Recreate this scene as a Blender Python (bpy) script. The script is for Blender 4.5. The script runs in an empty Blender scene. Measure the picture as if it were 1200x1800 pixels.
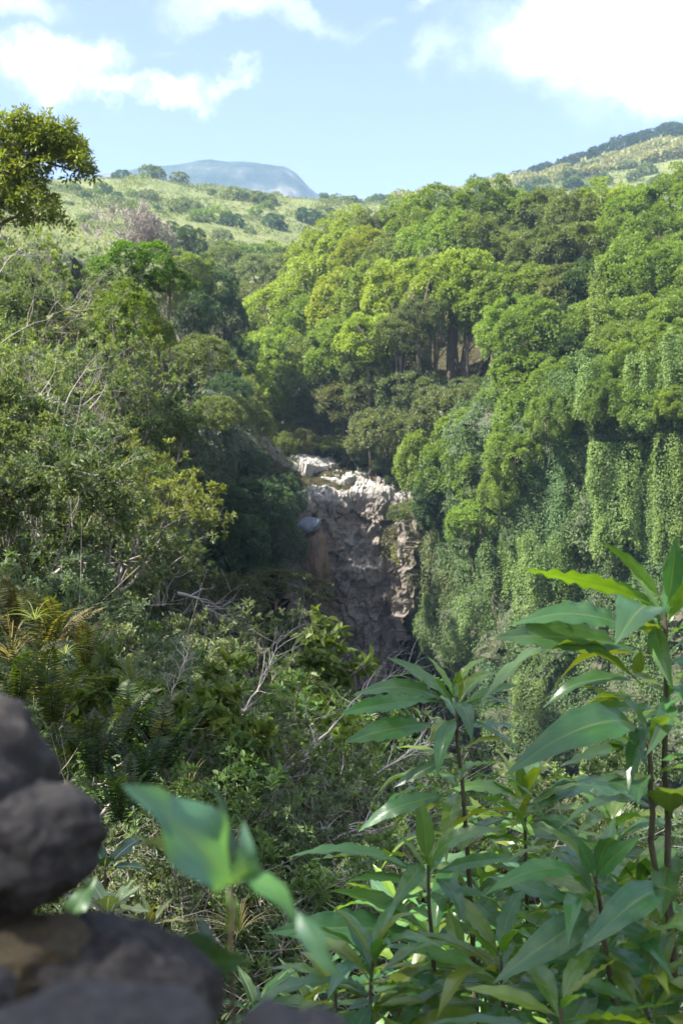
import bpy, math, random, time
import numpy as np
from mathutils import Vector, Matrix, Euler

T0 = time.time()
SC = bpy.context.scene
COL = SC.collection
PI = math.pi
R = math.radians

# ------------------------------------------------------------------ camera
# the camera stands at the origin looking level along +Y; F is the focal length in pixels of a 1200 x 1800 picture
F = 2000.0
cam_d = bpy.data.cameras.new('camera')
cam_d.sensor_fit = 'VERTICAL'
cam_d.sensor_height = 36.0
cam_d.lens = 36.0 * F / 1800.0
cam_d.clip_start = 0.02
cam_d.clip_end = 20000
cam_d.dof.use_dof = True
cam_d.dof.focus_distance = 4.2
cam_d.dof.aperture_fstop = 8.6
cam = bpy.data.objects.new('camera', cam_d)
COL.objects.link(cam)
cam.rotation_euler = (PI / 2, 0, 0)
SC.camera = cam

# ------------------------------------------------------------------ sun and sky
SUN_EL = R(49)
SUN_AZ = Vector((-0.94, -0.33, 0)).normalized()
SUN = Vector((SUN_AZ.x * math.cos(SUN_EL), SUN_AZ.y * math.cos(SUN_EL), math.sin(SUN_EL)))
sun_d = bpy.data.lights.new('sun', 'SUN')
sun_d.energy = 5.0
sun_d.angle = R(0.55)
sun_d.color = (1.0, 0.95, 0.86)
sun = bpy.data.objects.new('sun', sun_d)
COL.objects.link(sun)
sun.rotation_euler = SUN.to_track_quat('Z', 'Y').to_euler()
sun.location = (-40, -20, 60)

SC.view_settings.view_transform = 'Standard'
SC.view_settings.look = 'None'
SC.view_settings.exposure = 2.0
SC.view_settings.gamma = 1.0
SC.view_settings.use_curve_mapping = False
SC.cycles.use_denoising = True
SC.cycles.max_bounces = 8
SC.cycles.diffuse_bounces = 5
SC.cycles.glossy_bounces = 2
SC.cycles.transmission_bounces = 4
SC.cycles.transparent_max_bounces = 6
SC.cycles.volume_bounces = 0
SC.cycles.caustics_reflective = False
SC.cycles.caustics_refractive = False


class NT:
    """small helper to wire shader nodes"""
    def __init__(self, tree):
        self.t = tree
        self.n = tree.nodes
        self.n.clear()

    def new(self, typ, ins=None, **props):
        nd = self.n.new(typ)
        for k, v in props.items():
            setattr(nd, k, v)
        if ins:
            for k, v in ins.items():
                s = nd.inputs[k]
                if isinstance(v, bpy.types.NodeSocket):
                    self.t.links.new(v, s)
                else:
                    s.default_value = v
        return nd

    def math(self, op, a, b=0.0, clamp=False):
        return self.new('ShaderNodeMath', {0: a, 1: b}, operation=op, use_clamp=clamp).outputs[0]

    def mix(self, fac, a, b, mode='MIX'):
        nd = self.new('ShaderNodeMixRGB', {0: fac, 1: a, 2: b}, blend_type=mode)
        return nd.outputs[0]

    def ramp(self, fac, stops, interp='LINEAR'):
        nd = self.new('ShaderNodeValToRGB', {0: fac})
        cr = nd.color_ramp
        cr.interpolation = interp
        while len(cr.elements) < len(stops):
            cr.elements.new(0.5)
        for e, (p, c) in zip(cr.elements, stops):
            e.position = p
            e.color = c if len(c) == 4 else (*c, 1)
        return nd.outputs[0]

    def smooth(self, v, lo, hi):
        nd = self.new('ShaderNodeMapRange', {0: v, 1: lo, 2: hi, 3: 0.0, 4: 1.0}, interpolation_type='SMOOTHSTEP')
        return nd.outputs[0]


world = bpy.data.worlds.new('World')
SC.world = world
world.use_nodes = True
w = NT(world.node_tree)
sky = w.new('ShaderNodeTexSky', sky_type='NISHITA')
sky.sun_disc = False
sky.sun_elevation = SUN_EL
sky.sun_rotation = math.atan2(SUN_AZ.x, SUN_AZ.y)
sky.altitude = 100
sky.air_density = 1.0
sky.dust_density = 0.6
sky.ozone_density = 1.0
tc = w.new('ShaderNodeTexCoord')
sep = w.new('ShaderNodeSeparateXYZ', {0: tc.outputs['Generated']})
dx, dy, dz = sep.outputs
# clouds: soft banks at set bearings, broken up by noise, and unseen ones outside the view, thickened for fill light
warp = w.new('ShaderNodeTexNoise', {'Vector': tc.outputs['Generated'], 'Scale': 11.0, 'Detail': 9.0, 'Roughness': 0.62})
ws = w.new('ShaderNodeSeparateXYZ', {0: warp.outputs['Color']})
ysafe = w.math('MAXIMUM', dy, 0.05)
uu = w.math('ADD', w.math('DIVIDE', dx, ysafe), w.math('MULTIPLY', w.math('SUBTRACT', ws.outputs[0], 0.5), 0.17))
vv = w.math('ADD', w.math('DIVIDE', dz, ysafe), w.math('MULTIPLY', w.math('SUBTRACT', ws.outputs[1], 0.5), 0.13))
CLOUDS = [  # pixel centre, half sizes, weight
    (1060, 55, 215, 90, 1.25), (1185, 150, 110, 70, 1.1), (1250, 40, 260, 160, 1.2), (930, 40, 95, 70, 0.9), (770, 15, 60, 35, .55), (775, 100, 60, 45, .42),
    (110, 118, 92, 55, 1.05), (30, 20, 120, 40, .5), (200, 155, 80, 26, .6), (310, 172, 90, 28, .75), (400, 152, 60, 24, .55),
    (400, 30, 150, 42, .6), (520, 35, 150, 30, .4), (640, 45, 60, 22, .35), (300, 90, 80, 20, .3), (-180, 100, 160, 90, .6)]
acc = None
for cx, cy, a, b, wt in CLOUDS:
    u0, v0 = (cx - 600) / F, (900 - cy) / F
    e = w.math('ADD', w.math('POWER', w.math('DIVIDE', w.math('SUBTRACT', uu, u0), a / F), 2.0),
               w.math('POWER', w.math('DIVIDE', w.math('SUBTRACT', vv, v0), b / F), 2.0))
    g = w.math('MULTIPLY', w.math('EXPONENT', w.math('MULTIPLY', e, -0.9)), wt)
    acc = g if acc is None else w.math('MAXIMUM', acc, g)
front = w.smooth(dy, 0.05, 0.25)
acc = w.math('MULTIPLY', acc, front)
fb = w.new('ShaderNodeTexNoise', {'Vector': tc.outputs['Generated'], 'Scale': 14.0, 'Detail': 9.0, 'Roughness': 0.58})
soft = w.math('MULTIPLY', acc, w.math('ADD', 0.45, w.math('MULTIPLY', fb.outputs[0], 1.1)))
cover = w.smooth(soft, 0.16, 1.25)
gen = w.new('ShaderNodeTexNoise', {'Vector': tc.outputs['Generated'], 'Scale': 3.2, 'Detail': 8.0, 'Roughness': 0.55})
genc = w.math('MULTIPLY', w.smooth(gen.outputs[0], 0.46, 0.66), w.math('SUBTRACT', 1.0, w.smooth(dy, 0.55, 0.8)))
genc = w.math('MULTIPLY', genc, w.smooth(dz, 0.0, 0.2))
cover = w.math('MAXIMUM', cover, genc)
cover = w.math('MULTIPLY', cover, 0.97)
hsv = w.new('ShaderNodeHueSaturation', {'Color': sky.outputs[0], 'Saturation': 0.98, 'Hue': 0.529, 'Value': 1.0})
skyc = w.mix(cover, hsv.outputs[0], (10.0, 10.0, 10.1, 1))
bg = w.new('ShaderNodeBackground', {'Color': skyc, 'Strength': 0.074})
out = w.new('ShaderNodeOutputWorld', {'Surface': bg.outputs[0]})

# ------------------------------------------------------------------ helpers: objects
ORD = ['first', 'second', 'third', 'fourth', 'fifth', 'sixth', 'seventh', 'eighth', 'ninth', 'tenth', 'eleventh', 'twelfth',
       'thirteenth', 'fourteenth', 'fifteenth', 'sixteenth', 'seventeenth', 'eighteenth', 'nineteenth', 'twentieth']


def P(px, py, Y):
    """point at distance Y along the view that the photograph shows at pixel (px, py)"""
    return np.array([(px - 600) / F * Y, Y, (900 - py) / F * Y])


def tag(o, label=None, cat=None, group=None, kind=None):
    if label: o['label'] = label
    if cat: o['category'] = cat
    if group: o['group'] = group
    if kind: o['kind'] = kind
    return o


def link(name, me, parent=None, loc=(0, 0, 0), rot=(0, 0, 0), scale=(1, 1, 1), color=None):
    o = bpy.data.objects.new(name, me)
    COL.objects.link(o)
    if parent is not None:
        o.parent = parent
    o.location = loc
    o.rotation_euler = rot
    o.scale = scale
    if color is not None:
        o.color = (*color, 1)
    return o


def root(name, label, cat, loc, rz=0.0, group=None):
    o = link(name, None, loc=loc, rot=(0, 0, rz))
    return tag(o, label, cat, group)


def mk(name, V, faces, mats, smooth=False, tint=None, mat_idx=None, uv=None):
    """faces: list of (n,k) index arrays; tint: per-face float array"""
    me = bpy.data.meshes.new(name)
    V = np.asarray(V, np.float32)
    faces = [np.asarray(f, np.int32) for f in faces if len(f)]
    tot = np.concatenate([np.full(len(f), f.shape[1], np.int32) for f in faces])
    idx = np.concatenate([f.ravel() for f in faces])
    me.vertices.add(len(V))
    me.vertices.foreach_set('co', V.ravel())
    me.loops.add(len(idx))
    me.loops.foreach_set('vertex_index', idx)
    me.polygons.add(len(tot))
    st = np.zeros(len(tot), np.int32)
    st[1:] = np.cumsum(tot)[:-1]
    me.polygons.foreach_set('loop_start', st)
    me.polygons.foreach_set('loop_total', tot)
    me.polygons.foreach_set('use_smooth', np.full(len(tot), bool(smooth)))
    for m in (mats if isinstance(mats, (list, tuple)) else [mats]):
        me.materials.append(m)
    if mat_idx is not None:
        me.polygons.foreach_set('material_index', np.asarray(mat_idx, np.int32))
    if tint is not None:
        at = me.attributes.new('tint', 'FLOAT', 'FACE')
        at.data.foreach_set('value', np.asarray(tint, np.float32))
    if uv is not None:
        l = me.uv_layers.new(name='uv')
        l.data.foreach_set('uv', np.asarray(uv, np.float32)[idx].ravel())
    me.update(calc_edges=True)
    return me


def unit(a):
    return a / np.maximum(np.linalg.norm(a, axis=-1, keepdims=True), 1e-9)


def leaf_quads(pos, axis, nrm, ln, wd, fold=0.12):
    """rhombic leaves, one folded quad each"""
    axis = unit(axis)
    side = unit(np.cross(nrm, axis))
    up = np.cross(axis, side)
    ln = np.asarray(ln)[:, None]; wd = np.asarray(wd)[:, None]
    a = pos
    b = pos + axis * ln * 0.45 + side * wd * 0.5 + up * wd * fold
    c = pos + axis * ln
    d = pos + axis * ln * 0.45 - side * wd * 0.5 + up * wd * fold
    V = np.stack([a, b, c, d], 1).reshape(-1, 3)
    n = len(pos)
    Fq = np.arange(4 * n).reshape(n, 4)
    return V, Fq


def leaf_six(pos, axis, nrm, ln, wd, fold=0.18, droop=0.12):
    """pointed leaves of two quads folded along the midrib"""
    axis = unit(axis)
    side = unit(np.cross(nrm, axis))
    up = np.cross(axis, side)
    ln = np.asarray(ln)[:, None]; wd = np.asarray(wd)[:, None]
    a = pos
    tip = pos + axis * ln - up * ln * droop
    p1 = pos + axis * ln * 0.28; p2 = pos + axis * ln * 0.66 - up * ln * droop * .35
    l1 = p1 + side * wd * .45 + up * wd * fold; l2 = p2 + side * wd * .42 + up * wd * fold
    r1 = p1 - side * wd * .45 + up * wd * fold; r2 = p2 - side * wd * .42 + up * wd * fold
    V = np.stack([a, l1, l2, tip, r2, r1], 1).reshape(-1, 3)
    n = len(pos)
    i = np.arange(n)[:, None] * 6
    Fq = np.concatenate([i + np.array([0, 3, 2, 1]), i + np.array([0, 5, 4, 3])], 1).reshape(-1, 4)
    return V, Fq


def prisms(P0, P1, R0, R1, k=4):
    P0 = np.asarray(P0, float); P1 = np.asarray(P1, float)
    ax = unit(P1 - P0)
    ref = np.where(np.abs(ax[:, 2:3]) > 0.9, np.array([[1.0, 0, 0]]), np.array([[0, 0, 1.0]]))
    s = unit(np.cross(ax, ref)); t = np.cross(ax, s)
    n = len(P0)
    an = np.arange(k) * 2 * PI / k
    ring = s[:, None, :] * np.cos(an)[None, :, None] + t[:, None, :] * np.sin(an)[None, :, None]
    A = P0[:, None, :] + ring * np.asarray(R0)[:, None, None]
    B = P1[:, None, :] + ring * np.asarray(R1)[:, None, None]
    V = np.concatenate([A, B], 1).reshape(-1, 3)
    base = np.arange(n)[:, None, None] * 2 * k
    j = np.arange(k)
    q = np.stack([j, (j + 1) % k, (j + 1) % k + k, j + k], 1)[None]
    return V, (base + q).reshape(-1, 4)


def tube(pts, rad, k=8):
    """one smooth tapering tube along a polyline"""
    pts = np.asarray(pts, float); n = len(pts)
    tg = unit(np.gradient(pts, axis=0))
    ref = np.array([0.31, 0.94, 0.1]) if abs(tg[:, 2]).mean() > 0.6 else np.array([0, 0, 1.0])
    s = unit(np.cross(tg, ref[None])); t = np.cross(tg, s)
    an = np.arange(k) * 2 * PI / k
    V = pts[:, None] + (s[:, None] * np.cos(an)[None, :, None] + t[:, None] * np.sin(an)[None, :, None]) * np.asarray(rad)[:, None, None]
    i = np.arange(n - 1)[:, None] * k; j = np.arange(k)[None]
    q = np.stack([i + j, i + (j + 1) % k, i + k + (j + 1) % k, i + k + j], -1).reshape(-1, 4)
    return V.reshape(-1, 3), q


def join(parts):
    """parts: list of (V, quads) -> V, quads"""
    Vs, Fs, o = [], [], 0
    for v, f in parts:
        Vs.append(v); Fs.append(f + o); o += len(v)
    return np.concatenate(Vs), np.concatenate(Fs)


# hash noise on numpy arrays
def vnoise(p, seed=0):
    p = np.asarray(p, float)
    i = np.floor(p).astype(np.int64); f = p - i
    f = f * f * (3 - 2 * f)
    d = p.shape[1]
    tot = 0
    for c in range(2 ** d):
        off = np.array([(c >> k) & 1 for k in range(d)])
        q = i + off
        h = (q[:, 0] * 374761393 + q[:, 1] * 668265263 + (q[:, 2] * 2147483647 if d > 2 else 0) + seed * 974711) & 0xFFFFFFFF
        h = ((h ^ (h >> 13)) * 1274126177) & 0xFFFFFFFF
        h = ((h ^ (h >> 16)) & 0xFFFF) / 65535.0
        wgt = np.prod(np.where(off[None], f, 1 - f), axis=1)
        tot = tot + h * wgt
    return tot * 2 - 1


def fbm(p, oct=4, seed=0, gain=0.5):
    a, s, t = 1.0, 0.0, 0.0
    p = np.asarray(p, float)
    for k in range(oct):
        s = s + a * vnoise(p * 2 ** k, seed + k); t += a; a *= gain
    return s / t


# ------------------------------------------------------------------ materials
def material(name):
    m = bpy.data.materials.new(name)
    m.use_nodes = True
    return m, NT(m.node_tree)


def foliage_mat(name, rough=0.5, trans=0.4, spread=1.0, spec=0.35):
    """leaf colour = the object's colour, varied leaf by leaf with the 'tint' attribute"""
    m, n = material(name)
    oi = n.new('ShaderNodeObjectInfo')
    at = n.new('ShaderNodeAttribute', attribute_name='tint')
    t = at.outputs['Fac']
    h = n.new('ShaderNodeHueSaturation', {'Color': oi.outputs['Color'],
              'Hue': n.math('ADD', 0.5, n.math('MULTIPLY', n.math('SUBTRACT', 0.5, t), 0.035 * spread)),
              'Saturation': 1.0, 'Value': n.math('ADD', 1.0 - 0.45 * spread, n.math('MULTIPLY', t, 0.9 * spread))})
    br = n.new('ShaderNodeBsdfPrincipled', {'Base Color': h.outputs[0], 'Roughness': rough, 'Specular IOR Level': spec})
    tcol = n.mix(1.0, h.outputs[0], (1.5, 1.5, 0.55, 1), 'MULTIPLY')
    tr = n.new('ShaderNodeBsdfTranslucent', {'Color': tcol})
    mx = n.new('ShaderNodeMixShader', {0: trans, 1: br.outputs[0], 2: tr.outputs[0]})
    n.new('ShaderNodeOutputMaterial', {'Surface': mx.outputs[0]})
    return m


M_FOL = foliage_mat('foliage')
M_FOLG = foliage_mat('foliage_glossy', rough=0.5, trans=0.35, spec=0.4)
M_VINE = foliage_mat('vine_leaves', rough=0.5, trans=0.32, spread=0.9)


def bark_mat(name, c1, c2, scale=30.0):
    m, n = material(name)
    tc = n.new('ShaderNodeTexCoord')
    mp = n.new('ShaderNodeMapping', {0: tc.outputs['Object'], 'Scale': (1, 1, 0.25)})
    nz = n.new('ShaderNodeTexNoise', {'Vector': mp.outputs[0], 'Scale': scale, 'Detail': 5.0, 'Roughness': 0.65})
    c = n.ramp(nz.outputs[0], [(0.3, c1), (0.7, c2)])
    bm = n.new('ShaderNodeBump', {'Height': nz.outputs[0], 'Strength': 0.5, 'Distance': 0.02})
    br = n.new('ShaderNodeBsdfPrincipled', {'Base Color': c, 'Roughness': 0.85, 'Normal': bm.outputs[0]})
    n.new('ShaderNodeOutputMaterial', {'Surface': br.outputs[0]})
    return m


M_BARK = bark_mat('bark', (0.06, 0.045, 0.03), (0.17, 0.135, 0.10), 6)
M_TWIG = bark_mat('grey_twig', (0.16, 0.135, 0.11), (0.36, 0.32, 0.27), 40)
M_DEAD = bark_mat('dead_wood', (0.25, 0.22, 0.19), (0.46, 0.41, 0.36), 20)
M_STEM = bark_mat('sapling_stem', (0.045, 0.038, 0.022), (0.12, 0.10, 0.055), 90)


def rock_mat(name, cols, scale=1.0, pale=None, moss=None, bump=0.6):
    m, n = material(name)
    tc = n.new('ShaderNodeTexCoord')
    co = tc.outputs['Object']
    n1 = n.new('ShaderNodeTexNoise', {'Vector': co, 'Scale': 0.9 * scale, 'Detail': 6.0, 'Roughness': 0.6})
    n2 = n.new('ShaderNodeTexNoise', {'Vector': co, 'Scale': 6.0 * scale, 'Detail': 8.0, 'Roughness': 0.65})
    f = n.math('ADD', n.math('MULTIPLY', n1.outputs[0], 0.6), n.math('MULTIPLY', n2.outputs[0], 0.4))
    c = n.ramp(f, [(0.36, cols[0]), (0.5, cols[1]), (0.64, cols[2])])
    if pale:
        mp = n.new('ShaderNodeMapping', {0: co, 'Scale': (1, 1, 0.3)})
        n3 = n.new('ShaderNodeTexNoise', {'Vector': mp.outputs[0], 'Scale': 2.2 * scale, 'Detail': 5.0, 'Roughness': 0.6})
        c = n.mix(n.smooth(n3.outputs[0], 0.52, 0.68), c, (*pale, 1))
    if moss:
        n4 = n.new('ShaderNodeTexNoise', {'Vector': co, 'Scale': 3.0 * scale, 'Detail': 4.0})
        c = n.mix(n.smooth(n4.outputs[0], 0.5, 0.62), c, (*moss, 1))
    bm = n.new('ShaderNodeBump', {'Height': n2.outputs[0], 'Strength': bump, 'Distance': 0.12 / scale})
    br = n.new('ShaderNodeBsdfPrincipled', {'Base Color': c, 'Roughness': 0.8, 'Normal': bm.outputs[0]})
    n.new('ShaderNodeOutputMaterial', {'Surface': br.outputs[0]})
    return m


# cliff of the falls: pale water-worn grey on the bench, brown and grey below; 'pale' attribute marks the worn bed
def cliff_mat():
    m, n = material('cliff_rock')
    tc = n.new('ShaderNodeTexCoord')
    co = tc.outputs['Object']
    at = n.new('ShaderNodeAttribute', attribute_name='pale')
    cell = n.new('ShaderNodeAttribute', attribute_name='cell')
    n1 = n.new('ShaderNodeTexNoise', {'Vector': co, 'Scale': 0.35, 'Detail': 6.0, 'Roughness': 0.6})
    n2 = n.new('ShaderNodeTexNoise', {'Vector': co, 'Scale': 2.4, 'Detail': 9.0, 'Roughness': 0.7})
    mp = n.new('ShaderNodeMapping', {0: co, 'Scale': (1.2, 1.2, 0.12)})
    n3 = n.new('ShaderNodeTexNoise', {'Vector': mp.outputs[0], 'Scale': 1.4, 'Detail': 6.0, 'Roughness': 0.65})
    f = n.math('ADD', n.math('MULTIPLY', n1.outputs[0], 0.5), n.math('ADD', n.math('MULTIPLY', n2.outputs[0], 0.3), n.math('MULTIPLY', cell.outputs['Fac'], 0.2)))
    c = n.ramp(f, [(0.34, (0.055, 0.041, 0.026)), (0.46, (0.12, 0.093, 0.063)), (0.56, (0.155, 0.128, 0.097)), (0.68, (0.20, 0.18, 0.155))])
    c = n.mix(n.smooth(n3.outputs[0], 0.54, 0.68), c, (0.17, 0.16, 0.15, 1))
    pf = n.math('MULTIPLY', at.outputs['Fac'], n.math('ADD', 0.55, n.math('MULTIPLY', n2.outputs[0], 0.8)), clamp=True)
    c = n.mix(pf, c, n.ramp(n2.outputs[0], [(0.3, (0.22, 0.205, 0.18)), (0.7, (0.42, 0.40, 0.37))]))
    bm = n.new('ShaderNodeBump', {'Height': n2.outputs[0], 'Strength': 0.8, 'Distance': 0.15})
    br = n.new('ShaderNodeBsdfPrincipled', {'Base Color': c, 'Roughness': 0.75, 'Normal': bm.outputs[0]})
    n.new('ShaderNodeOutputMaterial', {'Surface': br.outputs[0]})
    return m


M_CLIFF = cliff_mat()
M_MOSSGAP = rock_mat('mossy_cliff_gap_shade', [(0.028, 0.036, 0.018), (0.058, 0.066, 0.034), (0.12, 0.105, 0.065)], 0.6, moss=(0.03, 0.05, 0.015), bump=0.8)  # mossy soil green, darkened so gaps between the leaves look shaded
M_LAVA = rock_mat('lava_rock', [(0.008, 0.007, 0.006), (0.019, 0.016, 0.0135), (0.075, 0.062, 0.053)], 9, pale=None, bump=0.35)
M_LAVAP = rock_mat('pale_lava_rock', [(0.024, 0.021, 0.018), (0.045, 0.039, 0.034), (0.095, 0.083, 0.073)], 9, bump=0.3)
M_MOSSY = rock_mat('mossy_rock', [(0.03, 0.025, 0.02), (0.06, 0.05, 0.035), (0.10, 0.085, 0.06)], 9, moss=(0.17, 0.11, 0.012), bump=0.6)
M_BOULDER = rock_mat('river_rock', [(0.12, 0.105, 0.09), (0.19, 0.17, 0.155), (0.29, 0.27, 0.25)], 1.0, bump=0.7)
M_BLUESTONE = rock_mat('blue_grey_rock', [(0.07, 0.085, 0.11), (0.14, 0.165, 0.20), (0.22, 0.25, 0.29)], 1.0, bump=0.7)
M_BROWNSTONE = rock_mat('brown_rock', [(0.11, 0.075, 0.045), (0.18, 0.125, 0.08), (0.24, 0.19, 0.14)], 0.8, bump=0.7)


def ground_mat():
    m, n = material('ground_soil')
    tc = n.new('ShaderNodeTexCoord')
    co = tc.outputs['Object']
    at = n.new('ShaderNodeAttribute', attribute_name='hill')
    n1 = n.new('ShaderNodeTexNoise', {'Vector': co, 'Scale': 1.3, 'Detail': 9.0, 'Roughness': 0.7})
    n2 = n.new('ShaderNodeTexNoise', {'Vector': co, 'Scale': 0.045, 'Detail': 8.0, 'Roughness': 0.65})
    n3 = n.new('ShaderNodeTexNoise', {'Vector': co, 'Scale': 0.35, 'Detail': 6.0, 'Roughness': 0.7})
    soil = n.ramp(n1.outputs[0], [(0.3, (0.018, 0.018, 0.009)), (0.5, (0.045, 0.04, 0.02)), (0.7, (0.09, 0.075, 0.045))])
    hill = n.ramp(n.math('ADD', n.math('MULTIPLY', n2.outputs[0], 0.5), n.math('MULTIPLY', n3.outputs[0], 0.5)),
                  [(0.36, (0.09, 0.12, 0.035)), (0.5, (0.145, 0.165, 0.06)), (0.64, (0.21, 0.20, 0.09))])
    c = n.mix(at.outputs['Fac'], soil, hill)
    bm = n.new('ShaderNodeBump', {'Height': n3.outputs[0], 'Strength': 0.7, 'Distance': 1.2})
    br = n.new('ShaderNodeBsdfPrincipled', {'Base Color': c, 'Roughness': 0.95, 'Normal': bm.outputs[0], 'Specular IOR Level': 0.1})
    n.new('ShaderNodeOutputMaterial', {'Surface': br.outputs[0]})
    return m


M_GROUND = ground_mat()


def mountain_mat():
    m, n = material('mountain_slopes')
    tc = n.new('ShaderNodeTexCoord')
    co = tc.outputs['Object']
    mp = n.new('ShaderNodeMapping', {0: co, 'Scale': (1, 1, 0.35)})
    n1 = n.new('ShaderNodeTexNoise', {'Vector': mp.outputs[0], 'Scale': 0.011, 'Detail': 9.0, 'Roughness': 0.65})
    c = n.ramp(n1.outputs[0], [(0.38, (0.015, 0.027, 0.018)), (0.52, (0.045, 0.055, 0.042)), (0.66, (0.19, 0.17, 0.14))])
    bm = n.new('ShaderNodeBump', {'Height': n1.outputs[0], 'Strength': 0.8, 'Distance': 40.0})
    br = n.new('ShaderNodeBsdfPrincipled', {'Base Color': c, 'Roughness': 0.95, 'Normal': bm.outputs[0], 'Specular IOR Level': 0.0})
    n.new('ShaderNodeOutputMaterial', {'Surface': br.outputs[0]})
    return m


M_MOUNT = mountain_mat()


def broadleaf_mat(name, top, yellow, rough=0.36, trans=0.35, veins=22.0):
    """big glossy leaves close to the camera: pale midrib, side veins, object colour as a tint"""
    m, n = material(name)
    uvn = n.new('ShaderNodeUVMap', uv_map='uv')
    s = n.new('ShaderNodeSeparateXYZ', {0: uvn.outputs[0]})
    u, v = s.outputs[0], s.outputs[1]
    av = n.math('ABSOLUTE', v)
    mid = n.math('SUBTRACT', 1.0, n.smooth(av, 0.02, 0.075))
    ph = n.math('SUBTRACT', n.math('MULTIPLY', u, veins), n.math('MULTIPLY', av, 2.6))
    fr = n.math('ABSOLUTE', n.math('SUBTRACT', n.math('FRACT', ph), 0.5))
    side = n.math('SUBTRACT', 1.0, n.smooth(fr, 0.0, 0.10))
    oi = n.new('ShaderNodeObjectInfo')
    nz = n.new('ShaderNodeTexNoise', {'Vector': uvn.outputs[0], 'Scale': 4.0, 'Detail': 4.0})
    base = n.mix(1.0, oi.outputs['Color'], n.ramp(nz.outputs[0], [(0.3, (0.8, 0.8, 0.8)), (0.7, (1.2, 1.15, 1.1))]), 'MULTIPLY')
    c = n.mix(n.math('MULTIPLY', side, 0.10), base, (*yellow, 1))
    c = n.mix(n.math('MULTIPLY', mid, 0.75), c, (*yellow, 1))
    hgt = n.math('SUBTRACT', n.math('MULTIPLY', n.smooth(fr, 0.0, 0.5), 0.5), mid)
    bm = n.new('ShaderNodeBump', {'Height': hgt, 'Strength': 0.12, 'Distance': 0.001})
    br = n.new('ShaderNodeBsdfPrincipled', {'Base Color': c, 'Roughness': rough, 'Normal': bm.outputs[0], 'Specular IOR Level': 0.8})
    tr = n.new('ShaderNodeBsdfTranslucent', {'Color': n.mix(1.0, c, (2.3, 2.0, 0.5, 1), 'MULTIPLY')})
    mx = n.new('ShaderNodeMixShader', {0: trans, 1: br.outputs[0], 2: tr.outputs[0]})
    n.new('ShaderNodeOutputMaterial', {'Surface': mx.outputs[0]})
    return m


M_MANGO = broadleaf_mat('mango_leaf', None, (0.17, 0.25, 0.07), rough=.31)
M_SPRIG = broadleaf_mat('sprig_leaf', None, (0.14, 0.24, 0.08), rough=0.5, trans=0.3, veins=9)
M_SPOT = broadleaf_mat('variegated_leaf', None, (0.55, 0.58, 0.40), rough=0.45, trans=0.25, veins=12)

# ------------------------------------------------------------------ terrain
CTRL = []


def cw(x, y, z): CTRL.append((x, y, z))
def cp(px, py, Y): CTRL.append(tuple(P(px, py, Y)))


for t in [(0, -30, -1.5), (-30, -30, 6), (30, -30, -4), (0, -5, -1.5), (0, 0, -1.6), (-3, 0, -0.9), (3, 0, -1.8), (0, 3, -1.95), (2, 3, -2.05), (-1.6, 3, -1.35),
          (0, 6, -2.5), (3, 6, -2.8), (0, 10, -3.3), (4, 10, -3.9), (8, 10, -5), (0, 16, -4.7), (5, 16, -5.8), (10, 16, -8), (0, 22, -6.8), (6, 22, -8.5), (14, 12, -9),
          (-2, 6, -1.7), (-3, 10, -1.5), (-6, 5, 0.5), (-10, 0, 3.5), (-12, 10, 4), (-20, 0, 8), (-25, 20, 14)]:
    cw(*t)
for t in [(0, 880, 20), (0, 760, 30), (0, 560, 45), (-200, 700, 30), (-200, 500, 45), (200, 1090, 15), (200, 960, 30), (200, 730, 50), (200, 600, 70), (60, 460, 65),
          (130, 480, 90), (260, 640, 90), (330, 700, 90), (350, 780, 100), (330, 650, 120), (300, 560, 140), (200, 480, 140), (420, 790, 130), (400, 700, 150), (340, 570, 180), (440, 760, 170),
          (470, 790, 152), (500, 862, 140), (600, 866, 141), (700, 866, 142), (560, 815, 149), (640, 815, 150), (700, 835, 150), (560, 790, 158), (640, 780, 160),
          (480, 770, 200), (450, 640, 260), (540, 660, 200), (380, 560, 240), (520, 560, 260),
          (745, 860, 139), (760, 820, 145), (790, 775, 134), (900, 755, 115), (1000, 740, 109), (1130, 730, 104), (1250, 730, 100), (1500, 735, 91),
          (720, 670, 165), (800, 645, 160), (640, 640, 185), (900, 595, 136), (1000, 580, 128), (1150, 570, 122), (1300, 560, 119), (1600, 560, 112),
          (650, 500, 230), (800, 455, 200), (900, 450, 180), (1000, 445, 165), (1150, 435, 155), (1300, 425, 150), (1000, 440, 250), (1200, 425, 250), (800, 440, 300), (700, 490, 300),
          (300, 445, 300), (150, 430, 300), (500, 490, 300), (600, 500, 330), (100, 350, 450), (300, 380, 450), (500, 420, 450), (650, 450, 450), (-200, 330, 450),
          (-200, 310, 620), (100, 325, 620), (250, 314, 650), (330, 321, 650), (450, 338, 650), (560, 366, 650), (680, 366, 680), (800, 348, 700), (800, 390, 500), (1000, 380, 500), (1300, 370, 500),
          (850, 345, 800), (930, 318, 860), (1000, 302, 900), (1080, 268, 930), (1150, 257, 950), (1250, 247, 950), (1500, 190, 950), (700, 372, 900)]:
    cp(*t)
for t in [(-600, 1100, 130), (-200, 1200, 100), (0, 1300, 95), (300, 1500, 120), (900, 1600, 200), (-900, 300, 120), (900, 100, 20), (-300, -900, 30), (400, -900, -20), (-1500, 800, 200), (1600, 900, 260), (60, 20, 10), (80, 60, 22), (110, 100, 45), (-70, 60, 30), (-60, 110, 34), (-100, 200, 70), (60, -5, -5)]:
    cw(*t)
CT = np.array(CTRL)


def _ker(r):
    return np.sqrt(r * r + 1.2)


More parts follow.
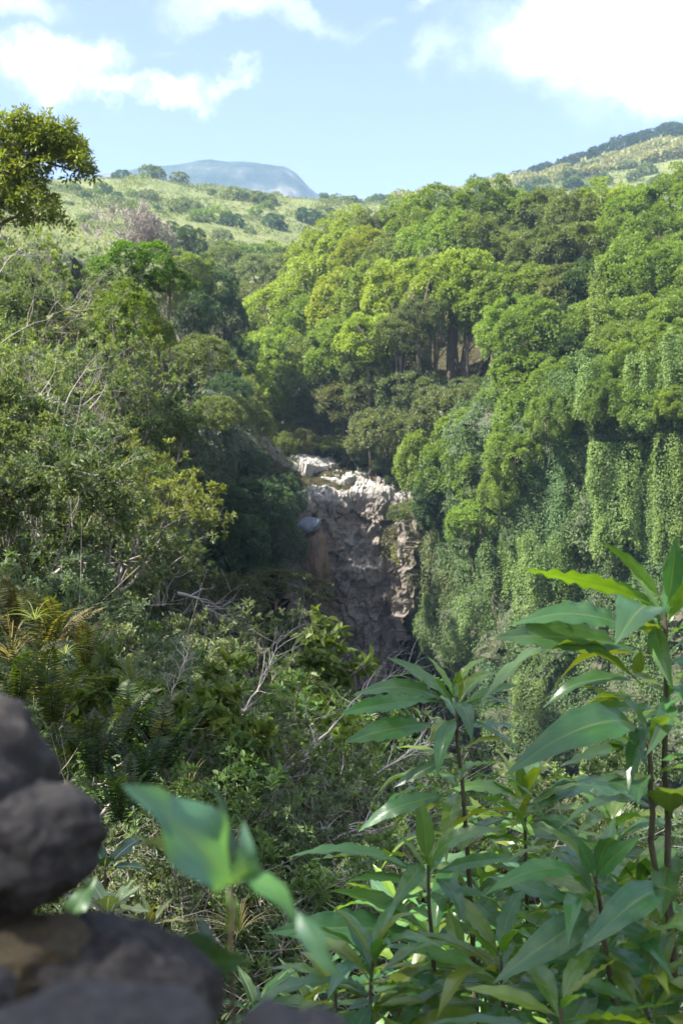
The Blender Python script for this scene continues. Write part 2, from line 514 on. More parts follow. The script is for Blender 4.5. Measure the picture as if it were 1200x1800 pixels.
_A = _ker(np.linalg.norm(CT[:, None, :2] - CT[None, :, :2], axis=2))
_n = len(CT)
_M = np.zeros((_n + 3, _n + 3))
_M[:_n, :_n] = _A - np.eye(_n) * 0.3
_M[:_n, _n] = 1; _M[:_n, _n + 1:] = CT[:, :2]
_M[_n, :_n] = 1; _M[_n + 1:, :_n] = CT[:, :2].T
_W = np.linalg.solve(_M, np.concatenate([CT[:, 2], np.zeros(3)]))


def outer_z(xy):
    xy = np.atleast_2d(np.asarray(xy, float))
    res = np.empty(len(xy))
    for s in range(0, len(xy), 20000):
        q = xy[s:s + 20000]
        k = _ker(np.linalg.norm(q[:, None] - CT[None, :, :2], axis=2))
        res[s:s + 20000] = k @ _W[:_n] + _W[_n] + q @ _W[_n + 1:]
    return res


# the gorge: cliffs follow this line, left bank first, past the falls, then the right bank
GPATH = np.array([(-6.5, 24), (-7.5, 34), (-9.5, 48), (-11, 62), (-12.2, 80), (-12.4, 100), (-12, 118), (-10.2, 130), (-7.4, 138.5), (-3, 140.5), (3, 141), (7.2, 140.5),
                  (10, 137), (12, 129), (14.6, 120), (19, 112.5), (25, 107), (32, 102), (40, 96), (50, 85), (60, 60), (66, 34)], float)


def resample(path, step):
    d = np.concatenate([[0], np.cumsum(np.linalg.norm(np.diff(path, axis=0), axis=1))])
    # Catmull-like smoothing by dense linear then box filter
    s = np.arange(0, d[-1], 0.5)
    q = np.stack([np.interp(s, d, path[:, k]) for k in (0, 1)], 1)
    ker = np.ones(9) / 9
    pad = np.pad(q, ((4, 4), (0, 0)), mode='edge')
    q = np.stack([np.convolve(pad[:, k], ker, 'valid') for k in (0, 1)], 1)
    s2 = np.arange(0, s[-1], step)
    return np.stack([np.interp(s2, s, q[:, k]) for k in (0, 1)], 1), s2


def seg_dist(xy):
    """signed distance to the gorge rim, negative inside the gorge"""
    poly = np.concatenate([GPATH, [(40, 22), (22, 22), (8, 25)]])
    a = poly; b = np.roll(poly, -1, axis=0)
    best = np.full(len(xy), 1e9)
    inside = np.zeros(len(xy), bool)
    for p, q in zip(a, b):
        e = q - p
        t = np.clip(((xy - p) @ e) / (e @ e), 0, 1)
        best = np.minimum(best, np.linalg.norm(xy - (p + t[:, None] * e), axis=1))
        cond = ((p[1] > xy[:, 1]) != (q[1] > xy[:, 1]))
        xi = (q[0] - p[0]) * (xy[:, 1] - p[1]) / (q[1] - p[1] + 1e-12) + p[0]
        inside ^= cond & (xy[:, 0] < xi)
    return np.where(inside, -best, best)


def ground_z(xy):
    xy = np.atleast_2d(np.asarray(xy, float))
    z = outer_z(xy)
    d = seg_dist(xy)
    far = xy[:, 1] > 30
    lim = np.where(far, 2.2, -0.5)
    f = np.clip((d - (lim - 2.0)) / 2.0, 0, 1)
    return np.where(d < lim, -31 + (z + 31) * f, z)


def gz(x, y):
    return float(outer_z([(x, y)])[0])


def build_ground():
    ang = np.concatenate([np.linspace(-180, -32, 38)[:-1], np.linspace(-32, 32, 261), np.linspace(32, 180, 38)[1:]])
    ang = np.radians(ang)[:-1]
    rad = np.concatenate([[0.4], np.geomspace(0.8, 3500, 300)])
    A, Rr = np.meshgrid(ang, rad)
    x = Rr * np.sin(A); y = Rr * np.cos(A)
    xy = np.stack([x.ravel(), y.ravel()], 1)
    z = ground_z(np.clip(xy, -1700, 1700))
    r = np.linalg.norm(xy, axis=1)
    z += fbm(xy / 6.0, 3, 5) * np.clip(r / 60, 0.05, 1.0) * 0.6 + fbm(xy / 40.0, 4, 9) * np.clip((r - 200) / 300, 0, 1) * 5
    V = np.concatenate([np.stack([xy[:, 0], xy[:, 1], z], 1), [[0, 0, z[0]]]])
    na, nr = len(ang), len(rad)
    i = np.arange(nr - 1)[:, None] * na; j = np.arange(na)[None]
    q = np.stack([i + j, i + na + j, i + na + (j + 1) % na, i + (j + 1) % na], -1).reshape(-1, 4)
    c = len(V) - 1
    jj = np.arange(na)
    tri = np.stack([np.full(na, c), jj, (jj + 1) % na], 1)
    me = mk('ground', V, [q, tri], M_GROUND, smooth=True)
    at = me.attributes.new('hill', 'FLOAT', 'POINT')
    hv = np.clip((np.append(r, 0) - 230) / 60, 0, 1)
    at.data.foreach_set('value', hv.astype(np.float32))
    o = link('ground', me)
    tag(o, 'forested ground rising from the gorge to the green hill', kind='structure')


build_ground()


def build_mountain(name, label, sil, Y, depth, seed):
    """a mountain whose skyline runs through the given pixels at distance Y"""
    px = np.array([s[0] for s in sil], float); py = np.array([s[1] for s in sil], float)
    nx, nd = 220, 60
    xs = np.linspace(px[0], px[-1], nx)
    top = (900 - np.interp(xs, px, py)) / F * Y
    X = (xs - 600) / F * Y
    D = np.linspace(-1, 1, nd)
    base = Y * 0.06
    g = np.stack(np.meshgrid(X, D), -1).reshape(-1, 2)
    tz = np.tile(top, (nd, 1)).ravel()
    prof = 1 - np.abs(g[:, 1]) ** 1.3
    z = base - 150 + (tz - base + 150) * prof
    yy = Y + g[:, 1] * depth
    rid = np.abs(fbm(np.stack([g[:, 0] / (depth * .28), g[:, 1] * 1.2], 1), 5, seed))
    z -= (rid * (depth * 0.16) * (1 - prof * 0.75)) * (np.abs(g[:, 1]) > 0.02)
    z += fbm(np.stack([g[:, 0] / 60, g[:, 1] * depth / 60], 1), 3, seed + 7) * Y * 0.0016
    V = np.stack([g[:, 0] , yy, z], 1)
    i = np.arange(nd - 1)[:, None] * nx; j = np.arange(nx - 1)[None]
    q = np.stack([i + j, i + j + 1, i + nx + j + 1, i + nx + j], -1).reshape(-1, 4)
    o = link(name, mk(name, V, [q], M_MOUNT, smooth=True))
    tag(o, label, kind='structure')


build_mountain('mountain', 'blue hazy flat-topped mountain behind the green hill',
               [(-300, 420), (-100, 360), (60, 330), (170, 308), (240, 296), (300, 288), (340, 285), (370, 281), (400, 285), (440, 286), (480, 291), (500, 292), (520, 303), (545, 330), (575, 354), (620, 372), (700, 385)], 2400, 700, 3)
build_mountain('mountain', 'faint distant blue ridge low behind the tree line',
               [(560, 385), (640, 352), (665, 341), (700, 345), (740, 339), (790, 352), (860, 365), (1000, 380)], 3300, 500, 11)

# ------------------------------------------------------------------ cliffs
def blocks(sv, cell, seed, jitter=0.9, aspect=1.0):
    """fractured-block offsets on 2-D coordinates: per-cell push and tilt, and a recess along the joints"""
    rs = np.random.RandomState(seed)
    lo = sv.min(0) - cell * 2; hi = sv.max(0) + cell * 2
    nx = int((hi[0] - lo[0]) / cell) + 1; ny = int((hi[1] - lo[1]) / (cell * aspect)) + 1
    jx = rs.rand(nx, ny); jy = rs.rand(nx, ny)
    push = rs.rand(nx, ny) * 2 - 1
    ta = rs.randn(nx, ny); tb = rs.randn(nx, ny)
    cx = (sv[:, 0] - lo[0]) / cell; cy = (sv[:, 1] - lo[1]) / (cell * aspect)
    ix = np.floor(cx).astype(int); iy = np.floor(cy).astype(int)
    f1 = np.full(len(sv), 9.0); f2 = np.full(len(sv), 9.0)
    off = np.zeros(len(sv)); cid = np.zeros(len(sv))
    for ax in (-1, 0, 1):
        for ay in (-1, 0, 1):
            qx = np.clip(ix + ax, 0, nx - 1); qy = np.clip(iy + ay, 0, ny - 1)
            ddx = cx - (qx + 0.5 + (jx[qx, qy] - 0.5) * jitter); ddy = cy - (qy + 0.5 + (jy[qx, qy] - 0.5) * jitter)
            d = np.sqrt(ddx ** 2 + ddy ** 2)
            closer = d < f1
            f2 = np.where(closer, f1, np.minimum(f2, d))
            off = np.where(closer, push[qx, qy] + (ta[qx, qy] * ddx + tb[qx, qy] * ddy) * 0.7, off)
            cid = np.where(closer, (push[qx, qy] + 1) / 2, cid)
            f1 = np.where(closer, d, f1)
    return off, f2 - f1, cid


def ledges(z):
    """face steps out below each ledge"""
    o = 0
    for zl, d in ((-1.2, 0.9), (-3.6, 0.6), (-7.0, 0.9), (-12.8, 1.0), (-17.0, 0.7), (-21, 1.0)):
        o = o + d / (1 + np.exp((z - zl) / 0.12))
    return o


def build_cliff(name, label, s0, s1, ds, dv, fine, seed, mat, back):
    pts, ss = resample(GPATH, ds)
    m = (ss >= s0) & (ss <= s1)
    pts, ss = pts[m], ss[m]
    tg = unit(np.gradient(pts, axis=0))
    nrm = np.stack([-tg[:, 1], tg[:, 0]], 1)       # points out of the gorge (left of travel)
    ztop = outer_z(pts)
    zb = -32.0
    nf = int(34 / dv); nb = int(back / max(dv, 0.2))
    vf = np.linspace(0, 1, nf); ob = np.linspace(0, back, nb + 1)[1:]
    rows, uvs, isb = [], [], []
    Z = zb + (ztop - zb)[None] * vf[:, None]
    off = (vf[:, None] - 1) * 1.6 + 0 * Z
    XY = pts[None] + nrm[None] * off[..., None]
    # back of the rim: follow the ground a little above it
    XYb = pts[None] + nrm[None] * ob[:, None, None]
    Zb = outer_z(XYb.reshape(-1, 2)).reshape(len(ob), -1) + 0.25
    Zb[-1] -= 1.2
    X = np.concatenate([XY, XYb]); Zz = np.concatenate([Z, Zb])
    nrow, ncol = Zz.shape
    S = np.tile(ss, (nrow, 1))
    W = np.concatenate([Z, ztop[None] + ob[:, None] * np.ones((1, ncol))])
    sv = np.stack([S.ravel(), W.ravel()], 1)
    sw = sv + np.stack([fbm(sv / 2.1, 3, seed + 50), fbm(sv / 2.1, 3, seed + 60)], 1) * 0.5
    d = np.zeros(len(sv)); cid = np.zeros(len(sv))
    for cell, amp, rec, asp in ((3.2, 0.8, 0.05, 1.3), (1.2, 0.30, 0.03, 1.2), (0.5, 0.12, 0.0, .9)) if fine else ((4.5, 0.9, 0.3, 1.2), (1.8, 0.4, 0.2, 1.0)):
        o, cr, c = blocks(sw, cell, seed + int(cell * 10), aspect=asp)
        d += o * amp - rec * np.exp(-cr / 0.07)
        cid = cid + c * (0.5 if cell < 4 else 0.4)
    d += fbm(sv / 7, 3, seed + 3) * 0.8
    if fine:
        d += fbm(sv * np.array([1.3, .8]), 4, seed + 33, .6) * .2 - np.abs(fbm(sv * np.array([.55, .22]) + 9, 3, seed + 21)) * .9
    if fine:
        d += ledges(sv[:, 1])
    d = d.reshape(nrow, ncol)
    N = np.zeros((nrow, ncol, 3))
    N[:nf, :, 0] = -nrm[:, 0]; N[:nf, :, 1] = -nrm[:, 1]; N[:nf, :, 2] = 0.15
    N[nf:, :, 0] = -nrm[:, 0] * .4; N[nf:, :, 1] = -nrm[:, 1] * .4; N[nf:, :, 2] = 0.9
    if fine:
        ra = np.clip((np.arange(nrow) - (nf - 14)) / 24.0, 0, 1)[:, None, None]
        N = N[:1] * (1 - ra) + N[-1:] * ra
    taper = np.ones(nrow); taper[-6:] = np.linspace(1, 0.2, 6)
    V = np.concatenate([X, Zz[..., None]], 2) + N * (d * taper[:, None])[..., None]
    i = np.arange(nrow - 1)[:, None] * ncol; j = np.arange(ncol - 1)[None]
    q = np.stack([i + j, i + ncol + j, i + ncol + j + 1, i + j + 1], -1).reshape(-1, 4)
    me = mk(name, V.reshape(-1, 3), [q], mat)
    a = me.attributes.new('pale', 'FLOAT', 'POINT')
    # the stream bed polishes the bench and a chute down the face
    x = V[..., 0].ravel(); z = V[..., 2].ravel()
    bench = 1 / (1 + np.exp(-(sv[:, 1] - 1.2 + 0.9 * fbm(sv / 1.5, 3, 77)) / 0.35))
    chute = np.exp(-((x - 2.6 - 1.2 * fbm(sv / 5, 2, 5)) / 2.1) ** 2) * 0.3
    pale = np.clip(np.maximum(bench * np.clip((x + 7.6) / 1.5, 0, 1), chute), 0, 1) if fine else np.zeros(len(x))
    a.data.foreach_set('value', pale.astype(np.float32))
    a = me.attributes.new('cell', 'FLOAT', 'POINT')
    a.data.foreach_set('value', np.clip(cid, 0, 1).astype(np.float32))
    o = link(name, me)
    tag(o, label, kind='structure')
    return o


_, S_ALL = resample(GPATH, 0.5)
_pp, _ss = resample(GPATH, 0.5)
def s_at(x, y):
    return float(_ss[np.argmin(np.linalg.norm(_pp - np.array([x, y]), axis=1))])
sL, sR = s_at(-9.5, 133), s_at(11.2, 134)
falls = build_cliff('rock_cliff', 'bare grey and brown rock face of the dry waterfall', sL, sR, 0.14, 0.15, True, 1, M_CLIFF, 16)
cliffL = build_cliff('rock_cliff', 'shaded brown rock cliff of the left bank', 0, sL, 0.4, 0.4, False, 2, M_MOSSGAP, 7)
cliffR = build_cliff('rock_cliff', 'vine-hung rock cliff of the right bank', sR, S_ALL[-1], 0.5, 0.5, False, 3, M_MOSSGAP, 7)
print('terrain', round(time.time() - T0, 1))


def rock_mesh(name, mat, seed, sub=4, sq=(1, 1, 1), amp=0.25, freq=1.3, facet=0.0):
    import bmesh
    bm = bmesh.new()
    bmesh.ops.create_icosphere(bm, subdivisions=sub, radius=1.0)
    me = bpy.data.meshes.new(name)
    bm.to_mesh(me); bm.free()
    n = len(me.vertices)
    co = np.empty(n * 3, np.float32); me.vertices.foreach_get('co', co); co = co.reshape(-1, 3).astype(float)
    if facet > 0:      # planar cuts make it angular
        rs = np.random.RandomState(seed)
        for _ in range(14):
            d = unit(rs.randn(1, 3))[0]; lim = 1 - facet * rs.uniform(.4, 1)
            h = co @ d
            co -= np.maximum(h - lim, 0)[:, None] * d
    co *= 1 + amp * fbm(co * freq + seed * 7.3, 4, seed)[:, None]
    co *= np.array(sq)
    me.vertices.foreach_set('co', co.astype(np.float32).ravel())
    me.polygons.foreach_set('use_smooth', np.full(len(me.polygons), facet == 0))
    me.materials.append(mat)
    me.update()
    return me


def stones_on_falls():
    """loose and jointed blocks that stand out on the pale bench and on the face"""
    rs = np.random.RandomState(4)
    ms = [rock_mesh('rock_block', M_BOULDER, 20 + k, 2, (1, .8, .7), .15, 1.5, .45) for k in range(5)]
    me = falls.data
    co = np.empty(len(me.vertices) * 3, np.float32); me.vertices.foreach_get('co', co); co = co.reshape(-1, 3)
    sel = np.where((co[:, 2] > 2.6) & (co[:, 2] < 8.5) & (np.abs(co[:, 0] - 1.5) < 9))[0]
    low = np.where((co[:, 2] > -18) & (co[:, 2] < 2) & (np.abs(co[:, 0]) < 7))[0]
    pick = np.concatenate([rs.choice(sel, 36, replace=False), rs.choice(low, 8, replace=False)])
    for k, i in enumerate(pick):
        s = rs.uniform(0.25, 0.55) if k < 36 else rs.uniform(.3, .6)
        link('rock_block', ms[k % 5], falls, tuple(co[i]), tuple(rs.uniform(0, 6.28, 3) * (0.2, 0.2, 1)), (s * 1.3, s, s * .75))


stones_on_falls()
# the rounded pillar and the blue boulder at the left foot of the bench
p = P(557, 985, 136)
tag(link('rock_pillar', rock_mesh('rock_pillar', M_BROWNSTONE, 7, 4, (1.7, 1.5, 4.4), .34, 1.9, .34), None, tuple(p)),
    'rounded brown rock pillar standing out from the left of the waterfall face', 'rock')
p = P(548, 922, 135.5)
tag(link('boulder', rock_mesh('boulder', M_BLUESTONE, 9, 3, (1.7, 1.2, 1.0), .3, 1.6, .35), None, tuple(p), (0.2, -.25, .3)),
    'blue-grey boulder lodged on top of the brown rock pillar', 'boulder')

# ------------------------------------------------------------------ plant builders
def sphere_dirs(rs, n):
    return unit(rs.randn(n, 3))


def crown_mesh(name, seed, rad=(1, 1, .8), lobes=11, per=26, leaves=52, crad=.13, leaf=(.07, .028), droop=.45, mat=None, low=-.45, six=False, lobe_r=(.36, .52), shell=.25):
    """crown of unit radius: lobes carry clumps, clumps carry leaves that point out and hang down a little"""
    rs = np.random.RandomState(seed)
    rad = np.array(rad)
    lc, lr = [np.array([0, 0, .1])], [.55]
    for k in range(lobes):
        a = k * 2.399 + rs.uniform(-.4, .4); z = 1 - 1.45 * (k + .5) / lobes
        rr = math.sqrt(max(0, 1 - min(1, z * z)))
        lc.append(np.array([rr * math.cos(a), rr * math.sin(a), z]) * rs.uniform(.5, .72)); lr.append(rs.uniform(*lobe_r))
    lc = np.array(lc); lr = np.array(lr)
    C, O, Tt = [], [], []
    for k in range(len(lc)):
        d = sphere_dirs(rs, per * 2)
        d = d[d[:, 2] > low]
        c = lc[k] + d * lr[k] * rs.uniform(.86, 1.05, (len(d), 1))
        dist = np.linalg.norm(c[:, None] - lc[None], axis=2) / lr[None]
        dist[:, k] = 9
        keep = dist.min(1) > .88
        C.append(c[keep]); O.append(d[keep]); Tt.append(np.full(keep.sum(), rs.rand()) * .45 + rs.rand(keep.sum()) * .55)
    C = np.concatenate(C); O = np.concatenate(O); Tt = np.concatenate(Tt)
    n = len(C)
    cr = rs.uniform(.7, 1.3, n) * crad
    idx = np.repeat(np.arange(n), leaves)
    d = unit(sphere_dirs(rs, n * leaves) + O[idx] * .75 + np.array([0, 0, .35]))
    pos = C[idx] + d * (cr[idx] * rs.uniform(shell, 1.0, len(idx)))[:, None]
    ax = unit(d + rs.randn(len(idx), 3) * .35 + np.array([0, 0, -droop]))
    nr = unit(d + np.array([0, 0, .45]) + rs.randn(len(idx), 3) * .28)
    ln = leaf[0] * rs.uniform(.7, 1.25, len(idx)); wd = leaf[1] * rs.uniform(.8, 1.2, len(idx))
    pos = pos * rad
    V, Q = (leaf_six if six else leaf_quads)(pos, ax, nr, ln, wd)
    t = Tt[idx] * .6 + rs.rand(len(idx)) * .4
    return mk(name, V, [Q], mat or M_FOL, tint=np.repeat(t, 2) if six else t)


def trunk_mesh(name, seed, h=1.0, r=.05, limbs=5, mat=None, spread=.55):
    """unit-height trunk that forks into limbs reaching up into the crown"""
    rs = np.random.RandomState(seed)
    parts = []
    z = np.linspace(0, h, 7)
    wob = np.cumsum(rs.randn(7, 2) * .02, axis=0)
    pts = np.column_stack([wob, z])
    parts.append(tube(pts, np.linspace(r * 1.25, r * .6, 7), 7))
    for k in range(limbs):
        a = k * 2.4 + rs.uniform(-.4, .4); st = pts[rs.randint(3, 6)]
        e = np.array([math.cos(a) * spread, math.sin(a) * spread, h * rs.uniform(1.0, 1.35)])
        t = np.linspace(0, 1, 5)[:, None]
        mid = st + (e - st) * t + np.array([0, 0, .1]) * np.sin(t * PI) + rs.randn(5, 3) * .02
        mid[0] = st
        parts.append(tube(mid, np.linspace(r * .5, r * .12, 5), 5))
    V, Q = join(parts)
    return mk(name, V, [Q], mat or M_BARK, smooth=True)


def grow(rs, stems, levels=4, seg=3, spread=.6, shrink=.68, up=.15, kids=(2, 3), wob=.18):
    """branch skeleton. stems: (pos, dir, length, radius). returns segments P0,P1,R0,R1 and tips pos,dir"""
    S0, S1, A0, A1, TP, TD = [], [], [], [], [], []
    todo = [(np.array(p, float), unit(np.array(d, float)), l, r, 0) for p, d, l, r in stems]
    while todo:
        p, d, l, r, lv = todo.pop()
        n = seg if lv < 2 else 2
        for k in range(n):
            d = unit(d + rs.randn(3) * wob + np.array([0, 0, up * .5]))
            q = p + d * l / n
            r2 = r * (.88 if k < n - 1 else .75)
            S0.append(p); S1.append(q); A0.append(r); A1.append(r2)
            if lv >= 1 and lv < levels and rs.rand() < .45:
                sd = unit(d + rs.randn(3) * spread * 1.4 + np.array([0, 0, up]))
                todo.append((q, sd, l * shrink * .8, r2 * .6, lv + 1))
            p, r = q, r2
        if lv >= levels:
            TP.append(p); TD.append(d)
        else:
            for _ in range(rs.randint(kids[0], kids[1] + 1)):
                todo.append((p, unit(d + rs.randn(3) * spread + np.array([0, 0, up])), l * shrink * rs.uniform(.8, 1.15), r * .72, lv + 1))
    return [np.array(x) for x in (S0, S1, A0, A1, TP, TD)]


def tuft_leaves(rs, TP, TD, per, ln, wd, out=.8, six=False, scatter=.0, droop=.12):
    n = len(TP)
    idx = np.repeat(np.arange(n), per)
    dd = unit(TD[idx] * .55 + sphere_dirs(rs, n * per) * out + np.array([0, 0, .1]))
    pos = TP[idx] - TD[idx] * (rs.rand(len(idx), 1) * ln * .9) + rs.randn(len(idx), 3) * scatter
    nr = unit(TD[idx] + np.array([0, 0, .6]) + rs.randn(len(idx), 3) * .4)
    L = ln * rs.uniform(.65, 1.2, len(idx)); Wd = wd * rs.uniform(.8, 1.2, len(idx))
    t = (rs.rand(n) * .6)[idx] + rs.rand(len(idx)) * .4
    if six:
        V, Q = leaf_six(pos, dd, nr, L, Wd, droop=droop); t = np.repeat(t, 2)
    else:
        V, Q = leaf_quads(pos, dd, nr, L, Wd)
    return V, Q, t


def shrub_proto(seed, height=1.0, nst=4, levels=4, per=8, ln=.06, wd=.022, lean=.5, rad=.014, six=True, thin=1.0, twig=None, fol=None, spread=.6, up=.15, out=.8, scatter=.0, droop=.12, kids=(2, 3)):
    """unit-size shrub: branch mesh and foliage mesh"""
    rs = np.random.RandomState(seed)
    stems = []
    for k in range(nst):
        a = k * 2.4 + rs.uniform(-.5, .5)
        stems.append((np.array([math.cos(a), math.sin(a), 0]) * .04, (math.cos(a) * lean, math.sin(a) * lean, 1), .34 * height * rs.uniform(.8, 1.2), rad))
    S0, S1, A0, A1, TP, TD = grow(rs, stems, levels, spread=spread, up=up, kids=kids)
    V, Q = prisms(S0, S1, A0, A1, 4)
    br = mk('branches', V, [Q], twig or M_TWIG, smooth=True)
    if thin < 1:
        k = rs.rand(len(TP)) < thin
        TP, TD = TP[k], TD[k]
    V, Q, t = tuft_leaves(rs, TP, TD, per, ln, wd, out, six, scatter, droop)
    return br, mk('foliage', V, [Q], fol or M_FOL, tint=t)


G_LIME = (0.20, 0.265, 0.045); G_MANGO = (0.155, 0.225, 0.045); G_OLIVE = (0.13, 0.165, 0.055); G_GREY = (0.135, 0.17, 0.075); G_TAN = (0.145, 0.16, 0.068)
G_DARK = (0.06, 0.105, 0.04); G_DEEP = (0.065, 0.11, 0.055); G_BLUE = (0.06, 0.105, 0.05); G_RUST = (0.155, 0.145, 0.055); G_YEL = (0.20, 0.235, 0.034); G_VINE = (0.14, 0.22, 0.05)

CROWN = [crown_mesh('crown', 100 + k, (1, 1, .95 + .12 * (k % 3)), lobes=11 + k % 4, per=11, leaves=118, crad=.185, leaf=(.076, .04), low=-.7, lobe_r=(.32, .48), shell=.68) for k in range(7)]
FINE = [crown_mesh('crown', 140 + k, (1, 1, .85), lobes=9, per=24, leaves=60, crad=.15, leaf=(.06, .038), droop=.1, low=-.6) for k in range(4)]
FLAT = [crown_mesh('crown', 160 + k, (1.15, 1.15, .5), lobes=12, per=22, leaves=50, crad=.12, leaf=(.055, .03), droop=.1, low=-.1) for k in range(3)]
SPARSE = [crown_mesh('crown', 170 + k, (1, 1, .8), lobes=9, per=7, leaves=45, crad=.16, leaf=(.055, .03), low=-.3) for k in range(3)]
FARC = [crown_mesh('crown', 180 + k, (1, 1, .7), lobes=9, per=12, leaves=22, crad=.17, leaf=(.14, .085), droop=.2, low=-1.1) for k in range(5)]
TRUNK = [trunk_mesh('trunk', 200 + k) for k in range(4)]
print('crowns', round(time.time() - T0, 1), sum(len(m.polygons) for m in CROWN + FINE + FLAT + FARC))
RND = random.Random(5)


def tree(label, px, py, rpx, Y, color, protos, group=None, cat='tree', name='tree', squash=1.0, fixed_base=None, bark=True):
    c = P(px, py, Y); r = rpx / F * Y
    z0 = gz(c[0], c[1]) - .2 if fixed_base is None else fixed_base
    h = max(c[2] - z0, r * .35)
    o = root(name, label, cat, (c[0], c[1], z0), RND.uniform(0, 6.28), group)
    j = [RND.uniform(.88, 1.14) for _ in range(3)]
    cf = RND.uniform(.88, 1.12)
    col = tuple(max(0.01, v * cf * RND.uniform(.97, 1.03)) for v in color)
    link('crown', RND.choice(protos), o, (0, 0, h), (0, 0, 0), (r * j[0], r * j[1], r * squash * j[2]), col)
    if bark:
        link('trunk', RND.choice(TRUNK), o, (0, 0, 0), (0, 0, 0), (r * .95, r * .95, h))
    return o


# ------------------------------------------------------------------ right bank forest
ROWS = [
    ('crest row of the right forest', [(560, 478, 45, 'L', 215), (612, 438, 48, 'L', 210), (665, 425, 46, 'O', 205), (720, 405, 45, 'L', 200), (770, 392, 44, 'M', 185), (850, 378, 46, 'M', 180), (905, 390, 40, 'M', 180), (960, 395, 45, 'O', 175),
     (1010, 388, 50, 'O', 170), (1062, 372, 50, 'L', 170), (1125, 366, 52, 'M', 165), (1185, 352, 52, 'M', 165), (1245, 345, 50, 'M', 160)]),
    ('second row below the right forest crest', [(500, 560, 48, 'L', 190), (545, 520, 50, 'L', 185), (600, 482, 50, 'L', 180), (640, 462, 42, 'Y', 175), (692, 458, 45, 'O', 170), (742, 462, 45, 'M', 165), (800, 448, 50, 'M', 160), (850, 442, 45, 'O', 158),
     (900, 445, 45, 'O', 155), (950, 450, 50, 'O', 150), (1010, 442, 50, 'O', 150), (1080, 425, 55, 'M', 150), (1150, 415, 52, 'M', 145), (1205, 440, 45, 'M', 140)]),
    ('middle row of the right forest', [(465, 640, 44, 'L', 180), (503, 622, 45, 'L', 175), (550, 588, 50, 'M', 165), (600, 550, 50, 'Y', 160), (642, 532, 45, 'M', 155), (700, 522, 46, 'L', 150), (762, 530, 45, 'L', 145), (820, 502, 46, 'L', 143), (862, 545, 42, 'M', 140),
     (922, 522, 45, 'M', 138), (980, 522, 50, 'O', 135), (1040, 512, 45, 'D', 133), (1110, 500, 50, 'M', 130), (1172, 500, 50, 'M', 128), (1230, 510, 50, 'M', 124)]),
    ('lower row of the right forest', [(460, 702, 40, 'O', 170), (512, 690, 45, 'L', 160), (562, 652, 46, 'O', 155), (602, 622, 45, 'M', 150), (652, 602, 46, 'L', 145), (700, 592, 40, 'O', 142), (738, 552, 34, 'G', 141), (890, 585, 40, 'M', 125), (932, 605, 55, 'M', 122), (990, 595, 45, 'D', 124), (1050, 592, 45, 'M', 120),
     (1120, 582, 45, 'M', 118), (1182, 590, 45, 'M', 115)]),
]
CODE = {'L': ('light green', G_LIME), 'M': ('mid green', G_MANGO), 'O': ('olive grey', G_OLIVE), 'Y': ('yellow-green', G_YEL), 'D': ('dark green', G_DARK), 'R': ('rust-tinged', G_RUST), 'G': ('grey-green', G_GREY), 'T': ('tan', G_TAN)}
for rname, lst in ROWS:
    for k, (px, py, r, c, Y) in enumerate(lst):
        nm, col = CODE[c]
        sz = 'small' if r < 43 else ('broad' if r > 49 else 'domed')
        tree(f'{sz} {nm} tree, {ORD[k]} from left, {rname}', px, py + ((-2 if px < 1030 else 34) if 'crest row' in rname else (4 if px < 1030 else 30) if 'second' in rname else 6), r * (1.22 if 'crest' in rname else 1.36), Y, col, CROWN if c in 'LMYD' else FINE + CROWN[:2], 'mango-like trees of the right bank forest')
